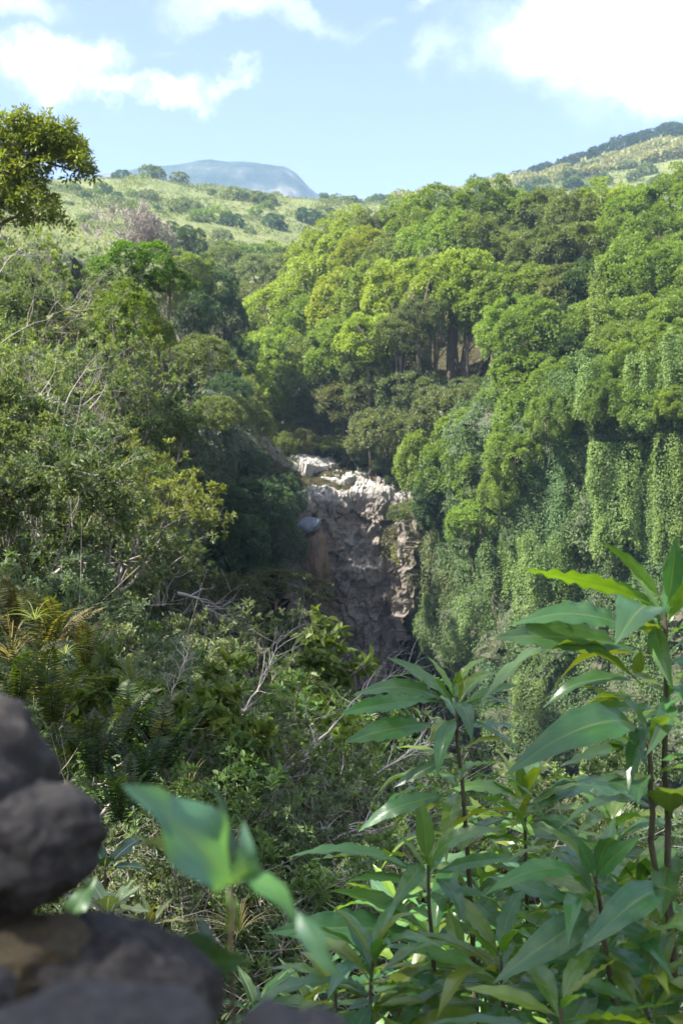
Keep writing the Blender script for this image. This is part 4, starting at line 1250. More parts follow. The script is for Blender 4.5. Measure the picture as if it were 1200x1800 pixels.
# tall umbrella-crowned tree at the top left
def umbrella_tree():
    Y = 34
    b = P(-30, 700, Y)
    o = root('tree', 'tall umbrella-crowned tree standing against the sky at the top left', 'tree', tuple(b))
    def rel(px, py, dy=0): return P(px, py, Y + dy) - b
    parts = []
    def limb(pts, r0, r1):
        pts = np.array(pts); n = 14
        t = np.linspace(0, len(pts) - 1, n)
        q = np.stack([np.interp(t, range(len(pts)), pts[:, k]) for k in range(3)], 1) + np.random.RandomState(int(r0 * 999)).randn(n, 3) * .03
        parts.append(tube(q, np.linspace(r0, r1, n), 7))
    limb([rel(-30, 700), rel(-25, 500), rel(-20, 350), rel(-40, 260)], .26, .10)
    limb([rel(-22, 400), rel(20, 330), rel(60, 290), rel(115, 245)], .12, .03)
    limb([rel(-22, 380), rel(30, 270), rel(60, 230), rel(90, 218)], .11, .03)
    limb([rel(20, 325), rel(60, 272), rel(105, 292), rel(140, 298)], .07, .02)
    limb([rel(-22, 430), rel(10, 390), rel(50, 370)], .09, .02)
    limb([rel(-22, 460), rel(-60, 380), rel(-110, 300)], .11, .03)
    V, Q = join(parts)
    link('trunk', mk('trunk', V, [Q], M_BARK, smooth=True), o)
    rs = np.random.RandomState(12)
    C, O = [], []
    for px, py, rx, ry, n in [(10, 236, 52, 16, 60), (66, 232, 48, 15, 60), (108, 250, 32, 13, 42), (130, 268, 16, 8, 12), (40, 262, 46, 10, 22), (95, 262, 30, 10, 18), (10, 292, 44, 16, 36), (120, 290, 34, 8, 22), (140, 296, 14, 8, 9), (45, 302, 30, 12, 20), (-10, 330, 40, 30, 46), (40, 335, 36, 20, 34), (70, 348, 20, 10, 12), (10, 370, 44, 24, 40), (-60, 240, 60, 26, 60), (-80, 320, 60, 30, 40), (85, 376, 22, 12, 14)]:
        d = rs.uniform(-1, 1, (n, 3))
        c = rel(px, py)[None] + d * np.array([rx, 60, ry]) / F * Y
        C.append(c); O.append(unit(d * [.6, .6, .5] + [0, 0, .8]))
    C = np.concatenate(C); O = np.concatenate(O)
    per = 42
    idx = np.repeat(np.arange(len(C)), per)
    dd = unit(sphere_dirs(rs, len(idx)) + O[idx] * .6)
    pos = C[idx] + dd * (rs.uniform(.03, .24, (len(idx), 1)))
    V, Q = leaf_six(pos, unit(dd + [0, 0, -.25]), unit(O[idx] + rs.randn(len(idx), 3) * .5), rs.uniform(.09, .16, len(idx)), rs.uniform(.045, .07, len(idx)))
    link('crown', mk('crown', V, [Q], M_FOL, tint=np.repeat((rs.rand(len(C)) * .5)[idx] + rs.rand(len(idx)) * .5, 2)), o, color=(.185, .225, .035))


umbrella_tree()

# ------------------------------------------------------------------ twiggy shrubs of the left slope
TUFT = [shrub_proto(400 + k, nst=5, levels=4, per=11, ln=.043, wd=.0145, thin=.62, spread=.55, lean=.7) for k in range(4)]
LEAFY = [shrub_proto(420 + k, nst=5, levels=4, per=16, ln=.037, wd=.0165, thin=.9, spread=.65, lean=.6, scatter=.02) for k in range(3)]
BROAD = [shrub_proto(440 + k, nst=3, levels=3, per=16, ln=.08, wd=.042, thin=.9, spread=.6, lean=.6, fol=M_FOLG, scatter=.02, droop=.3) for k in range(3)]
BRUSH = [shrub_proto(460 + k, nst=6, levels=4, per=10, ln=.04, wd=.014, thin=.75, spread=.6, lean=1.0, rad=.010) for k in range(4)]
print('shrubs', round(time.time() - T0, 1), [len(a.polygons) + len(b.polygons) for a, b in TUFT + LEAFY + BROAD + BRUSH])


def shrub(label, x, y, size, proto, color, group, cat='shrub', name='shrub', tilt=(0, 0), z=None, sx=1.0):
    z0 = gz(x, y) - .05 if z is None else z
    o = root(name, label, cat, (x, y, z0), 0, group)
    rz = RND.uniform(0, 6.28)
    br, fo = proto
    rot = (tilt[0], tilt[1], rz)
    cf = RND.uniform(.82, 1.18)
    col = tuple(max(.01, v * cf * RND.uniform(.96, 1.04)) for v in color)
    link('branches', br, o, (0, 0, 0), rot, (size * sx, size * sx, size))
    link('foliage', fo, o, (0, 0, 0), rot, (size * sx, size * sx, size), col)
    return o


rows = [(13, 2.0, [-40, 40]), (16, 2.1, [-60, 20, 100]), (19, 2.4, [-30, 55, 130]), (22.5, 2.6, [-60, 20, 95, 165]), (26.5, 2.8, [-30, 50, 130, 205, 290]), (31, 3.2, [-50, 30, 110, 190, 260]), (36, 3.4, [-20, 60, 140, 215, 285]), (42, 3.6, [-40, 40, 115, 190, 255]), (49, 3.8, [0, 75, 150, 215]), (57, 4.0, [30, 105, 170])]
TXT = [('grey-twigged shrub with pale tufts', 0), ('half-bare shrub with yellow-green tufts', 0), ('leafy olive shrub', 1), ('twiggy shrub with sparse green tips', 0)]
for ri, (Y, sz, pxs) in enumerate(rows):
    for k, px in enumerate(pxs):
        q = px + RND.uniform(-14, 14); yy = Y + RND.uniform(-1.4, 1.4)
        x = (q - 600) / F * yy
        v = (ri + k * 3) % 4 if ri > 1 else (2 if k % 2 else 3)
        txt, fam = TXT[v]
        pr = RND.choice(TUFT) if fam == 0 else RND.choice(LEAFY)
        col = [(0.15, .195, .08), (0.20, .25, .06), (0.10, .145, .06), (0.135, .18, .075)][v]
        shrub(f'{txt}, {ORD[k]} from left, {ORD[ri]} row up the left slope', x, yy, sz * RND.uniform(.85, 1.2), pr, col, 'twiggy shrubs of the left slope')

# ------------------------------------------------------------------ brush on the bank in front
brs = [(5.2, 1.0, [170, 330, 420, 560]), (6.4, 1.15, [60, 240, 350, 470, 600, 720]), (7.8, 1.3, [20, 130, 280, 400, 520, 650, 800]), (9.5, 1.5, [-20, 200, 330, 450, 570, 700, 840, 990]), (11.5, 1.5, [80, 260, 380, 500, 610, 720, 860, 1010, 1180]), (14, 1.7, [420, 530, 640, 740, 900, 1080]), (17, 1.9, [560, 650, 760, 950]), (20.5, 2.1, [600, 660, 710])]
BT = [('wiry shrub with grey-green leaves', (0.125, .18, .105)), ('dry tangled shrub with sparse leaves', (0.15, .185, .10)), ('fresh green shrub with light leaf tips', (0.15, .23, .075)), ('dull green shrub with leaning twigs', (0.115, .175, .09))]
for ri, (Y, sz, pxs) in enumerate(brs):
    for k, px in enumerate(pxs):
        q = px + RND.uniform(-25, 25); yy = Y + RND.uniform(-.5, .5)
        x = (q - 600) / F * yy
        txt, col = BT[(k + ri) % 4]
        shrub(f'{txt}, {ORD[k]} from left, {ORD[ri]} row of front brush', x, yy, sz * RND.uniform(.85, 1.15), RND.choice(BRUSH + LEAFY[:1]), col, 'brush on the bank in front', tilt=(RND.uniform(-.2, .2), RND.uniform(-.1, .35)))
for px, py, Y, s, lab in [(300, 1150, 6.5, .9, 'broad-leaved shrub with yellowish leaves above the fern bank'), (250, 1170, 6.0, .8, 'tall broad-leaved shoot left of the yellowish shrub'), (345, 1230, 7.2, .9, 'waxy pale-leaved shrub right of the yellowish one'), (470, 1120, 14, 2.0, 'light green leafy shoot in front of the rock foot'),
                          (545, 1280, 9, 1.0, 'bright yellow-green leafy tuft in the middle of the brush'), (500, 1210, 11, 1.2, 'bright green leafy sprig on a long twig'), (350, 1330, 5.4, .6, 'small dark broad-leaved plant behind the blurred leaf'), (160, 1240, 5.5, .7, 'dark broad-leaved weed among the ferns'), (640, 1190, 15, 2.2, 'drooping-leaved shrub at the foot of the rock face')]:
    c = P(px, py, Y)
    z0 = c[2] - s * .8
    col = (0.10, .15, .03) if 'yellow' in lab or 'light' in lab else (0.06, .11, .03)
    if 'bright' in lab: col = (.15, .22, .03)
    shrub(lab, c[0], c[1], s, RND.choice(BROAD), col, 'broad-leaved shoots in the brush', z=z0)


# fallen bare branches
def bare_branch(label, a, b, r, seed, group='bare branches in the brush'):
    a = np.array(a); b = np.array(b)
    o = root('bare_branch', label, 'branch', tuple(a), 0, group)
    rs = np.random.RandomState(seed)
    n = 12
    t = np.linspace(0, 1, n)[:, None]
    L = b - a; ln = np.linalg.norm(L)
    pts = L * t + np.cumsum(rs.randn(n, 3), 0) * ln * .012 + np.array([0, 0, 1]) * np.sin(t * PI) * ln * .06
    r *= .62
    V, Q = tube(pts, np.linspace(r, r * .35, n), 7)
    link('limb', mk('limb', V, [Q], M_DEAD, smooth=True), o)
    st = [(pts[i], unit((L / ln + rs.randn(3) * .7)[None])[0], ln * rs.uniform(.12, .28), r * .4) for i in range(3, n) for _ in range(2)]
    S0, S1, A0, A1, TP, TD = grow(rs, st, 2, spread=.5, shrink=.6, up=.05)
    V, Q = prisms(S0, S1, np.maximum(A0, r * .06), np.maximum(A1, r * .05), 3)
    link('twigs', mk('twigs', V, [Q], M_DEAD), o)


for a, b, r, lab in [((420, 1430, 7.2), (560, 1310, 8.0), .03, 'thick pale bare branch slanting through the brush'), ((430, 1520, 6.4), (640, 1440, 6.8), .018, 'thin bare branch below the thick pale one'), ((470, 1545, 6.2), (700, 1420, 7.4), .016, 'long thin bare branch behind the lower saplings'),
                     ((400, 1330, 8), (500, 1130, 9), .012, 'upright bare twig reaching toward the rock foot'), ((560, 1300, 9), (720, 1180, 10), .012, 'bare branch under the drooping shrub'), ((640, 1360, 8), (760, 1300, 9), .014, 'bare branch behind the middle sapling'),
                     ((290, 1260, 6), (330, 1150, 6.2), .008, 'thin dry stalk by the yellowish shrub'), ((500, 1600, 5), (600, 1540, 5.2), .009, 'dry twig low in the brush'), ((240, 980, 24), (60, 800, 19), .035, 'long grey limb lying across the left slope shrubs'), ((0, 720, 19), (170, 730, 22), .03, 'grey limb level across the left slope'), ((0, 890, 13), (200, 830, 15), .018, 'brown twiggy limb reaching in from the left'),
                     ((-10, 500, 16), (60, 420, 17), .011, 'bare pale twig at the upper left edge'), ((0, 600, 17), (150, 540, 20), .012, 'bare grey branch among the left slope tufts'), ((310, 1040, 40), (390, 1095, 44), .12, 'fallen log under the dark olive bush')]:
    bare_branch(lab, P(*a), P(*b), r, int(a[0] + a[1]))


# ------------------------------------------------------------------ ferns, grasses, spiky plants
def frond_mesh(seed, n=26, ln=1.0, arch=.35, pin=.16):
    rs = np.random.RandomState(seed)
    t = np.linspace(.12, 1, n)
    mx = t * ln; mz = arch * np.sin(t * 1.9) - arch * .55 * t ** 2
    pos = np.column_stack([mx, np.zeros(n), mz])
    pw = pin * np.sin(np.clip(t * 1.05, 0, 1) * PI) ** .6 + .02
    Vs = []
    parts = [prisms(pos[:-1], pos[1:], np.full(n - 1, .006), np.full(n - 1, .005), 3)]
    for s in (-1, 1):
        ax = np.column_stack([np.full(n, .35), np.full(n, s * 1.0), np.full(n, -.15)]) + rs.randn(n, 3) * .06
        parts.append(leaf_quads(pos, ax, np.tile([0, 0, 1.0], (n, 1)) + rs.randn(n, 3) * .15, pw, np.full(n, .034)))
    V, Q = join(parts)
    t_ = rs.rand(len(Q))
    return mk('frond', V, [Q], M_FOL, tint=t_)


FROND = [frond_mesh(500 + k, arch=.25 + .12 * k) for k in range(4)]


def fern(label, px, py, Y, s, color, n=11, seed=0):
    c = P(px, py, Y)
    s *= .8
    o = root('fern', label, 'fern', tuple(c), 0, 'ferns on the left bank')
    rs = np.random.RandomState(seed)
    for k in range(n):
        col = tuple(v * rs.uniform(.6, 1.0) for v in color)
        sc = s * rs.uniform(.7, 1.1)
        link('frond', FROND[k % 4], o, (0, 0, 0), (rs.uniform(-.3, .3), -rs.uniform(.5, 1.25), k * 2.4 + rs.uniform(-.3, .3)), (sc, sc, sc), col)


for k, (px, py, Y, s, lab, col) in enumerate([(95, 1290, 4.4, .42, 'yellow-green fern just above the big dark rock', (.09, .13, .02)), (30, 1250, 4.6, .42, 'fern at the edge behind the dark rock top', (.08, .12, .02)), (170, 1380, 4.2, .40, 'grey-green fern right of the dark rock', (.065, .10, .035)), (220, 1330, 5.0, .45, 'upright fern in the middle of the fern bank', (.06, .095, .03)),
                                              (80, 1170, 5.4, .5, 'sunlit brownish fern under the grass tuft', (.13, .13, .03)), (150, 1190, 5.6, .45, 'olive fern right of the brownish one', (.10, .12, .03)), (250, 1430, 4.2, .4, 'dark fern behind the blurred leaf', (.04, .075, .025)), (290, 1370, 4.8, .45, 'long-fronded fern beside the bare twigs', (.05, .085, .03)), (210, 1460, 3.8, .32, 'low green fern beside the dark rock shoulder', (.05, .10, .025)), (20, 1130, 5.8, .45, 'dry fern at the far left edge', (.12, .12, .04))]):
    fern(lab, px, py, Y, s, col, seed=k)


def blade_mesh(name, seed, n, ln, wd, arch, mat=M_FOL, spread=1.0, seg=6):
    rs = np.random.RandomState(seed)
    t = np.linspace(0, 1, seg)
    parts = []
    for k in range(n):
        a = k * 2.4 + rs.uniform(-.4, .4); l = ln * rs.uniform(.65, 1.1); el = rs.uniform(.35, 1.35) * spread
        r = t * l * math.cos(min(1.45, el)) + .15 * l * t * t
        z = t * l * math.sin(min(1.5, el)) - arch * l * t ** 2.2
        ce = np.column_stack([r * math.cos(a), r * math.sin(a), z])
        s = np.array([-math.sin(a), math.cos(a), 0]) * wd * .5
        wv = (1 - t ** 2.5)[:, None] * (.55 + .45 * np.minimum(1, t * 5))[:, None]
        V = np.concatenate([ce + s * wv, ce - np.array([0, 0, .2 * wd]) * wv, ce - s * wv])
        i = np.arange(seg - 1)
        Q = np.concatenate([np.stack([i, i + 1, i + 1 + seg, i + seg], 1), np.stack([i + seg, i + seg + 1, i + 1 + 2 * seg, i + 2 * seg], 1)])
        parts.append((V, Q))
    V, Q = join(parts)
    return mk(name, V, [Q], mat, tint=np.repeat(rs.rand(n), (seg - 1) * 2))


SPIKY = [blade_mesh('foliage', 520 + k, 70, 1.0, .07, .25, M_FOLG) for k in range(2)]
for k, (px, py, Y, s, lab) in enumerate([(312, 760, 52, 1.7, 'dark spiky rosette plant below the left slope tufts'), (285, 790, 50, 1.2, 'smaller spiky plant left of the dark rosette'), (333, 975, 60, 1.0, 'yellow-green spiky plant on the dirt patch'), (402, 1005, 66, 1.3, 'dark spiky plant at the cliff foot'), (372, 1010, 64, .9, 'small dark spiky plant beside the larger one')]):
    c = P(px, py, Y)
    o = root('spiky_plant', lab, 'plant', tuple(c), k, 'spiky plants on the left cliff')
    link('foliage', SPIKY[k % 2], o, scale=(s, s, s), color=(.10, .15, .03) if 'yellow' in lab else (.022, .055, .018))
GRASS = [blade_mesh('blades', 540, 16, .5, .012, .55, M_FOL, 1.0, 8), blade_mesh('blades', 541, 40, .4, .006, .4, M_FOL, 1.1, 6)]
for k, (px, py, Y, s, g, lab, col) in enumerate([(62, 1090, 5.0, .42, 0, 'bright arching grass blades above the ferns', (.22, .27, .08)), (115, 1150, 5.2, .35, 0, 'pale grass tuft beside the brownish fern', (.17, .21, .07)), (20, 1160, 5.4, .9, 1, 'dry straw grass at the left edge', (.24, .2, .09)), (60, 1220, 5.2, .9, 1, 'straw-coloured grass among the ferns', (.2, .18, .07)), (330, 1400, 5.4, .7, 1, 'dry grass tangle behind the blurred leaf tip', (.2, .15, .08)), (300, 1480, 4.8, .8, 1, 'brown grass tangle below the blurred leaf', (.17, .13, .07)), (230, 1200, 5.8, .8, 1, 'thin grass right of the ferns', (.13, .16, .06)), (420, 1640, 3.6, .5, 1, 'dry grass by the narrow-leaved plants', (.17, .15, .08))]):
    o = root('grass_tuft', lab, 'grass', tuple(P(px, py, Y)), k, 'grass tufts on the bank')
    link('blades', GRASS[g], o, scale=(s, s, s), color=col)

# dry stalks and twigs lying through the brush
def litter():
    rs = np.random.RandomState(55)
    n = 1150
    px = rs.uniform(60, 1150, n); Y = np.exp(rs.uniform(math.log(3.6), math.log(13), n))
    xy = np.column_stack([(px - 600) / F * Y, Y])
    z = ground_z(xy) + rs.uniform(0.02, .9, n) * np.clip(Y / 8, .3, 1)
    a = np.column_stack([xy, z])
    d = unit(rs.randn(n, 3) * np.array([1, 1, .6]) + np.array([.3, 0, .35])) * (rs.uniform(.15, .8, n) * np.clip(Y / 7, .5, 1.5))[:, None]
    m = a + d * .5 + rs.randn(n, 3) * .03
    b = a + d
    r = rs.uniform(.0010, .0026, n) * np.clip(Y / 6, .7, 2)
    V, Q = join([prisms(a, m, r, r * .9, 3), prisms(m, b, r * .9, r * .5, 3)])
    o = link('twig_litter', mk('twig_litter', V, [Q], M_TWIG))
    tag(o, 'tangle of dry twigs and stalks through the brush', kind='stuff')


litter()

# ------------------------------------------------------------------ big leaves near the camera
def big_leaf(name, mat, width=.23, bow=.12, wave=.02, wn=5, fold=.25, twist=0.0, tipcurl=0.0, seed=0, n=18, m=4, petiole=.10, shape=.85, ww=1.0):
    """leaf of unit length along +X, upper face +Z"""
    rs = np.random.RandomState(seed)
    t = np.linspace(0, 1, n)
    blade = np.clip((t - petiole) / (1 - petiole), 0, 1)
    wdt = width * .5 * np.sin(PI * blade ** shape) ** .85 * (1 - .25 * blade ** 4)
    wdt = np.maximum(wdt, .008 * (1 - t) + .001)
    v = np.linspace(-1, 1, 2 * m + 1)
    T, Vv = np.meshgrid(t, v, indexing='ij')
    Wd = wdt[:, None] * np.ones_like(Vv)
    cz = bow * (4 * t * (1 - t)) * .5 * (1 + .6 * (1 - t)) - tipcurl * np.clip(t - .6, 0, 1) ** 2 * 3
    z = cz[:, None] + Wd * np.abs(Vv) * fold + wave * np.abs(Vv) ** 1.5 * np.sin(wn * 2 * PI * T + rs.uniform(0, 6) + (Vv > 0) * rs.uniform(.5, 2.5)) * np.minimum(1, Wd / (width * .3))
    yb = ww * .03 * np.sin(t * 3 + rs.uniform(0, 6))
    yb -= np.linspace(yb[0], yb[-1], n)
    y = Vv * Wd + yb[:, None]
    an = twist * T
    zz = (z - cz[:, None])
    y2 = (y - yb[:, None]) * np.cos(an) - zz * np.sin(an) + yb[:, None]
    z2 = (y - yb[:, None]) * np.sin(an) + zz * np.cos(an) + cz[:, None]
    V = np.stack([T, y2, z2], -1).reshape(-1, 3)
    nc = 2 * m + 1
    i = np.arange(n - 1)[:, None] * nc; j = np.arange(nc - 1)[None]
    Q = np.stack([i + j, i + nc + j, i + nc + j + 1, i + j + 1], -1).reshape(-1, 4)
    uv = np.stack([T, Vv * np.minimum(1, Wd / (width * .1))], -1).reshape(-1, 2)
    return mk(name, V, [Q], mat, smooth=True, uv=uv)


MLEAF = [big_leaf('leaf', M_MANGO, width=.215, bow=b, wave=wv, wn=wn, fold=f, twist=tw, tipcurl=tcu, seed=k) for k, (b, wv, wn, f, tw, tcu) in enumerate(
    [(.10, .012, 5, .22, .2, .1), (.16, .020, 6, .15, -.25, .25), (.22, .012, 4, .3, .35, .3), (.06, .022, 7, .2, -.4, .0), (.14, .014, 3, .35, .1, .4), (.28, .016, 5, .18, -.15, .2), (.04, .01, 4, .28, .0, .1)])]


def place_leaf(o, base, mesh, p0, p1, up, wscale=1.0, color=(.03, .08, .02), name='leaf'):
    """leaf child of o (whose origin is base) from p0 to p1 with its upper face towards up"""
    p0 = np.array(p0); d = np.array(p1) - p0
    L = float(np.linalg.norm(d)); x = d / L
    up = np.array(up, float)
    y = np.cross(up, x); ny = np.linalg.norm(y)
    if ny < 1e-3:
        y = np.cross([0, 1, .2], x); ny = np.linalg.norm(y)
    y /= ny
    z = np.cross(x, y)
    ob = bpy.data.objects.new(name, mesh)
    COL.objects.link(ob)
    ob.parent = o
    M = Matrix(((x[0] * L, y[0] * L * wscale, z[0] * L, p0[0] - base[0]), (x[1] * L, y[1] * L * wscale, z[1] * L, p0[1] - base[1]), (x[2] * L, y[2] * L * wscale, z[2] * L, p0[2] - base[2]), (0, 0, 0, 1)))
    ob.matrix_local = M
    ob.color = (*color, 1)
    return ob


LRS = np.random.RandomState(99)
LCOL = [(.066, .175, .054), (.080, .192, .048), (.056, .152, .060), (.11, .215, .040), (.155, .245, .036)]


def lcol(k=None):
    c = LCOL[LRS.randint(5)] if k is None else LCOL[k]
    return tuple(v * LRS.uniform(.85, 1.15) for v in c)


def whorl(o, base, H, n, ln, el0, el1, axis=(0, 0, 1), skip=None, young=0):
    """spiral of leaves round a shoot tip H; el0 top elevation, el1 lowest, radians"""
    n = int(n * 1.6)
    for k in range(n):
        f = k / max(1, n - 1)
        a = k * 2.399 + LRS.uniform(-.25, .25)
        el = el0 + (el1 - el0) * f + LRS.uniform(-.15, .15)
        L = ln * (.65 + .45 * min(1, f * 2)) * LRS.uniform(.85, 1.12)
        d = np.array([math.cos(a) * math.cos(el), math.sin(a) * math.cos(el), math.sin(el)])
        s = H - np.array(axis) * (f * ln * .45)
        up = np.array([-math.cos(a) * math.sin(el) * .8, -math.sin(a) * math.sin(el) * .8, 1.0]) + LRS.randn(3) * .22
        place_leaf(o, base, MLEAF[LRS.randint(7)], s, s + d * L, up, LRS.uniform(.85, 1.12), lcol(4 if k < young else None))


def stem_part(o, base, pts, r0, r1, name='stem'):
    pts = np.array(pts); n = 10
    t = np.linspace(0, len(pts) - 1, n)
    q = np.stack([np.interp(t, range(len(pts)), pts[:, k]) for k in range(3)], 1)
    q[1:-1] += LRS.randn(n - 2, 3) * r0 * .35
    V, Q = tube(q - base, np.linspace(r0, r1, n), 8)
    return link(name, mk(name, V, [Q], M_STEM, smooth=True), o)


def sapling(label, Y, stem, heads, leaves, r=.008):
    r *= .8
    """stem: pixels from the ground up; heads: (px,py,n,length,el0,el1,dY); leaves: (base px, tip px, dY base, dY tip, up, mesh, width)"""
    b2 = P(*stem[0], Y)
    zg = gz(b2[0], b2[1])
    base = np.array([b2[0], b2[1], zg])
    o = root('mango_sapling', label, 'sapling', tuple(base), 0, 'mango saplings in front')
    stem_part(o, base, [base] + [P(*s, Y) for s in stem], r, r * .45)
    for (px, py, n, ln, e0, e1, dY) in heads:
        whorl(o, base, P(px, py, Y + dY), n, ln, e0, e1, young=2)
    for (bp, tp, d0, d1, up, mi, ws, ci) in leaves:
        place_leaf(o, base, MLEAF[mi], P(*bp, Y + d0), P(*tp, Y + d1), up, ws, lcol(ci))
    return o, base


U = (0, 0, 1)
def upv(a, b=0.0): return (b, a, 1.0)   # tip the upper face towards (a<0) or away from the camera
oA, bA = sapling('tall mango sapling at the right edge, its head highest of all the saplings', 1.9, [(1182, 1800), (1180, 1600), (1172, 1400), (1170, 1250), (1168, 1075)],
    [(1168, 1090, 7, .17, 1.0, -.1, .06), (1172, 1215, 7, .19, .3, -.4, .05), (1176, 1400, 6, .19, .3, -.4, .08), (1180, 1520, 6, .19, .3, -.4, .05), (1182, 1640, 6, .19, .3, -.4, .0)],
    [((1143, 1062), (916, 1000), 0, -.06, (.1, .75, .65), 3, .82, 4), ((1166, 1062), (1062, 950), 0, .02, (.5, .5, .6), 0, .85, 3), ((1172, 1062), (1190, 945), 0, -.06, (0, -1, .2), 6, 1.25, 2), ((1200, 1060), (1240, 930), 0, .0, (0, -1, .3), 0, 1.0, 1),
     ((1120, 1118), (911, 1076), 0, -.10, (0, -.75, 1), 1, 1.0, 0), ((1118, 1140), (868, 1121), 0, -.12, (0, -.8, 1), 3, 1.0, 0), ((1130, 1155), (985, 1140), .06, -.02, (0, -.6, 1), 0, 1.0, 1), ((1128, 1205), (835, 1210), .0, -.16, (0, .35, 1), 5, .95, 3),
     ((1120, 1200), (960, 1215), .06, .0, (0, -.5, 1), 4, 1.0, 0), ((1120, 1285), (900, 1342), 0, -.18, (.1, -.9, 1), 5, 1.1, 0), ((1135, 1070), (1090, 1095), 0, -.16, (0, -.6, 1), 4, 2.2, 2), ((1150, 1100), (1180, 1200), 0, -.1, (-.3, -.8, .6), 2, 1.2, 1),
     ((1165, 1220), (1150, 1310), 0, -.12, (.2, -1, .5), 4, 1.1, 0), ((1125, 1135), (1118, 1190), 0, .03, (0, -1, .4), 2, 1.5, 4), ((1130, 1225), (1010, 1250), .1, .12, (0, .6, 1), 0, .9, 4), ((1120, 1240), (1030, 1225), .1, .1, (0, .7, 1), 4, 1.2, 4), ((1090, 1230), (950, 1215), .12, .15, (0, .4, 1), 1, .7, 4),
     ((1175, 1260), (1240, 1300), 0, -.1, (0, -.5, 1), 1, 1.0, 1), ((1172, 1120), (1250, 1110), 0, -.1, (0, -.5, 1), 1, 1.0, 1), ((1178, 1430), (1010, 1360), 0, .1, (0, -.4, 1), 1, .9, 2), ((1180, 1440), (1200, 1380), 0, -.2, (-.2, -.9, .7), 0, 1.4, 3)], .0095)
stem_part(oA, bA, [P(1178, 1640, 1.9), P(1145, 1500, 1.88), P(1138, 1300, 1.84)], .006, .004, 'branch')
whorl(oA, bA, P(1138, 1295, 1.84), 6, .16, .8, -.2)

oB, bB = sapling('mango sapling in the centre with its head against the vine wall', 2.3, [(840, 1800), (830, 1600), (815, 1400), (802, 1225)],
    [(802, 1228, 6, .15, 1.0, 0, .08), (806, 1330, 6, .19, .2, -.3, .08), (818, 1440, 6, .2, .2, -.3, .05), (828, 1560, 6, .2, .2, -.3, .05), (836, 1680, 6, .2, .2, -.3, .05)],
    [((792, 1232), (686, 1152), 0, -.08, (-.3, -.8, 1), 6, .95, 1), ((786, 1236), (628, 1206), 0, -.10, (0, -.7, 1), 1, 1.0, 0), ((752, 1232), (597, 1256), 0, -.10, (0, -.6, 1), 3, 1.0, 1), ((765, 1272), (606, 1306), 0, -.15, (0, -.75, 1), 3, 1.05, 1),
     ((768, 1280), (662, 1318), .02, -.02, (0, .5, 1), 1, 1.0, 4), ((803, 1262), (768, 1356), 0, -.10, (-.25, -1, .5), 2, 1.25, 0), ((800, 1236), (832, 1290), 0, -.12, (.3, -1, .6), 2, 1.3, 2), ((792, 1216), (868, 1180), 0, .04, (-.2, .4, 1), 0, 1.0, 4), ((806, 1240), (912, 1200), 0, -.06, (.1, -.7, 1), 6, .95, 1),
     ((828, 1250), (958, 1274), 0, -.08, (0, .1, 1), 1, 1.0, 3), ((820, 1262), (925, 1330), .02, 0, (0, -.3, 1), 3, .9, 2), ((800, 1238), (800, 1180), .03, .05, (0, -1, .3), 0, .7, 1), ((785, 1235), (655, 1240), .06, .1, (0, -.3, 1), 3, .8, 0),
     ((800, 1330), (690, 1385), 0, 0, (0, -.6, 1), 3, .9, 2), ((795, 1400), (628, 1448), 0, -.05, (0, -.6, 1), 1, .95, 2), ((800, 1395), (640, 1452), .05, .02, (0, .3, 1), 5, .9, 0)], .009)
oC, bC = sapling('mango sapling with one upright pale leaf, left of the others', 2.05, [(790, 1900), (770, 1790), (757, 1660), (752, 1522)],
    [(752, 1530, 6, .14, .9, -.1, .05), (758, 1640, 8, .18, .2, -.5, .05), (766, 1740, 6, .18, .1, -.5, .0)],
    [((751, 1518), (741, 1400), 0, -.02, (0, -1, .15), 6, 1.2, 1), ((742, 1520), (690, 1590), 0, -.10, (.2, -.8, .8), 5, 1.3, 1), ((735, 1535), (512, 1496), 0, -.08, (0, -.3, 1), 0, .9, 1), ((740, 1508), (545, 1512), .05, .0, (0, .6, 1), 3, .9, 4), ((757, 1530), (880, 1450), .0, -.06, (-.3, -.7, 1), 5, 1.0, 1),
     ((762, 1535), (915, 1505), .0, -.05, (0, -.5, 1), 0, .9, 0), ((764, 1545), (812, 1600), 0, -.12, (.2, -.9, .6), 4, 1.3, 2), ((758, 1525), (925, 1415), .1, .1, (0, .3, 1), 5, 1.1, 4), ((745, 1640), (470, 1640), 0, -.15, (0, -.7, 1), 3, .9, 2), ((750, 1640), (585, 1560), 0, -.06, (0, -.6, 1), 0, 1.0, 3),
     ((785, 1590), (820, 1690), 0, -.05, (-.2, .9, .5), 4, 1.3, 4), ((760, 1700), (710, 1810), 0, -.15, (-.1, -1, .6), 4, 1.5, 0), ((740, 1560), (610, 1545), .04, .0, (0, -.5, 1), 0, .9, 1)], .0085)
oD, bD = sapling('mango sapling behind the gap, its leaves level with the pale branch', 2.6, [(930, 1850), (925, 1600), (920, 1405)],
    [(920, 1402, 9, .19, 1.0, -.1, 0), (922, 1500, 9, .2, .2, -.4, 0), (926, 1620, 9, .2, .2, -.4, 0)],
    [((918, 1400), (912, 1335), 0, -.04, (0, -1, .3), 6, 1.2, 1), ((926, 1402), (1020, 1370), 0, .02, (0, .3, 1), 5, 1.0, 4), ((915, 1405), (790, 1380), 0, -.08, (0, -.6, 1), 1, .9, 1), ((925, 1420), (1130, 1400), .05, .0, (0, -.5, 1), 5, .95, 2), ((930, 1425), (1020, 1480), 0, -.1, (0, -.7, 1), 0, .8, 0), ((910, 1410), (905, 1440), 0, -.12, (.1, -.9, .6), 4, 2.0, 4)], .009)
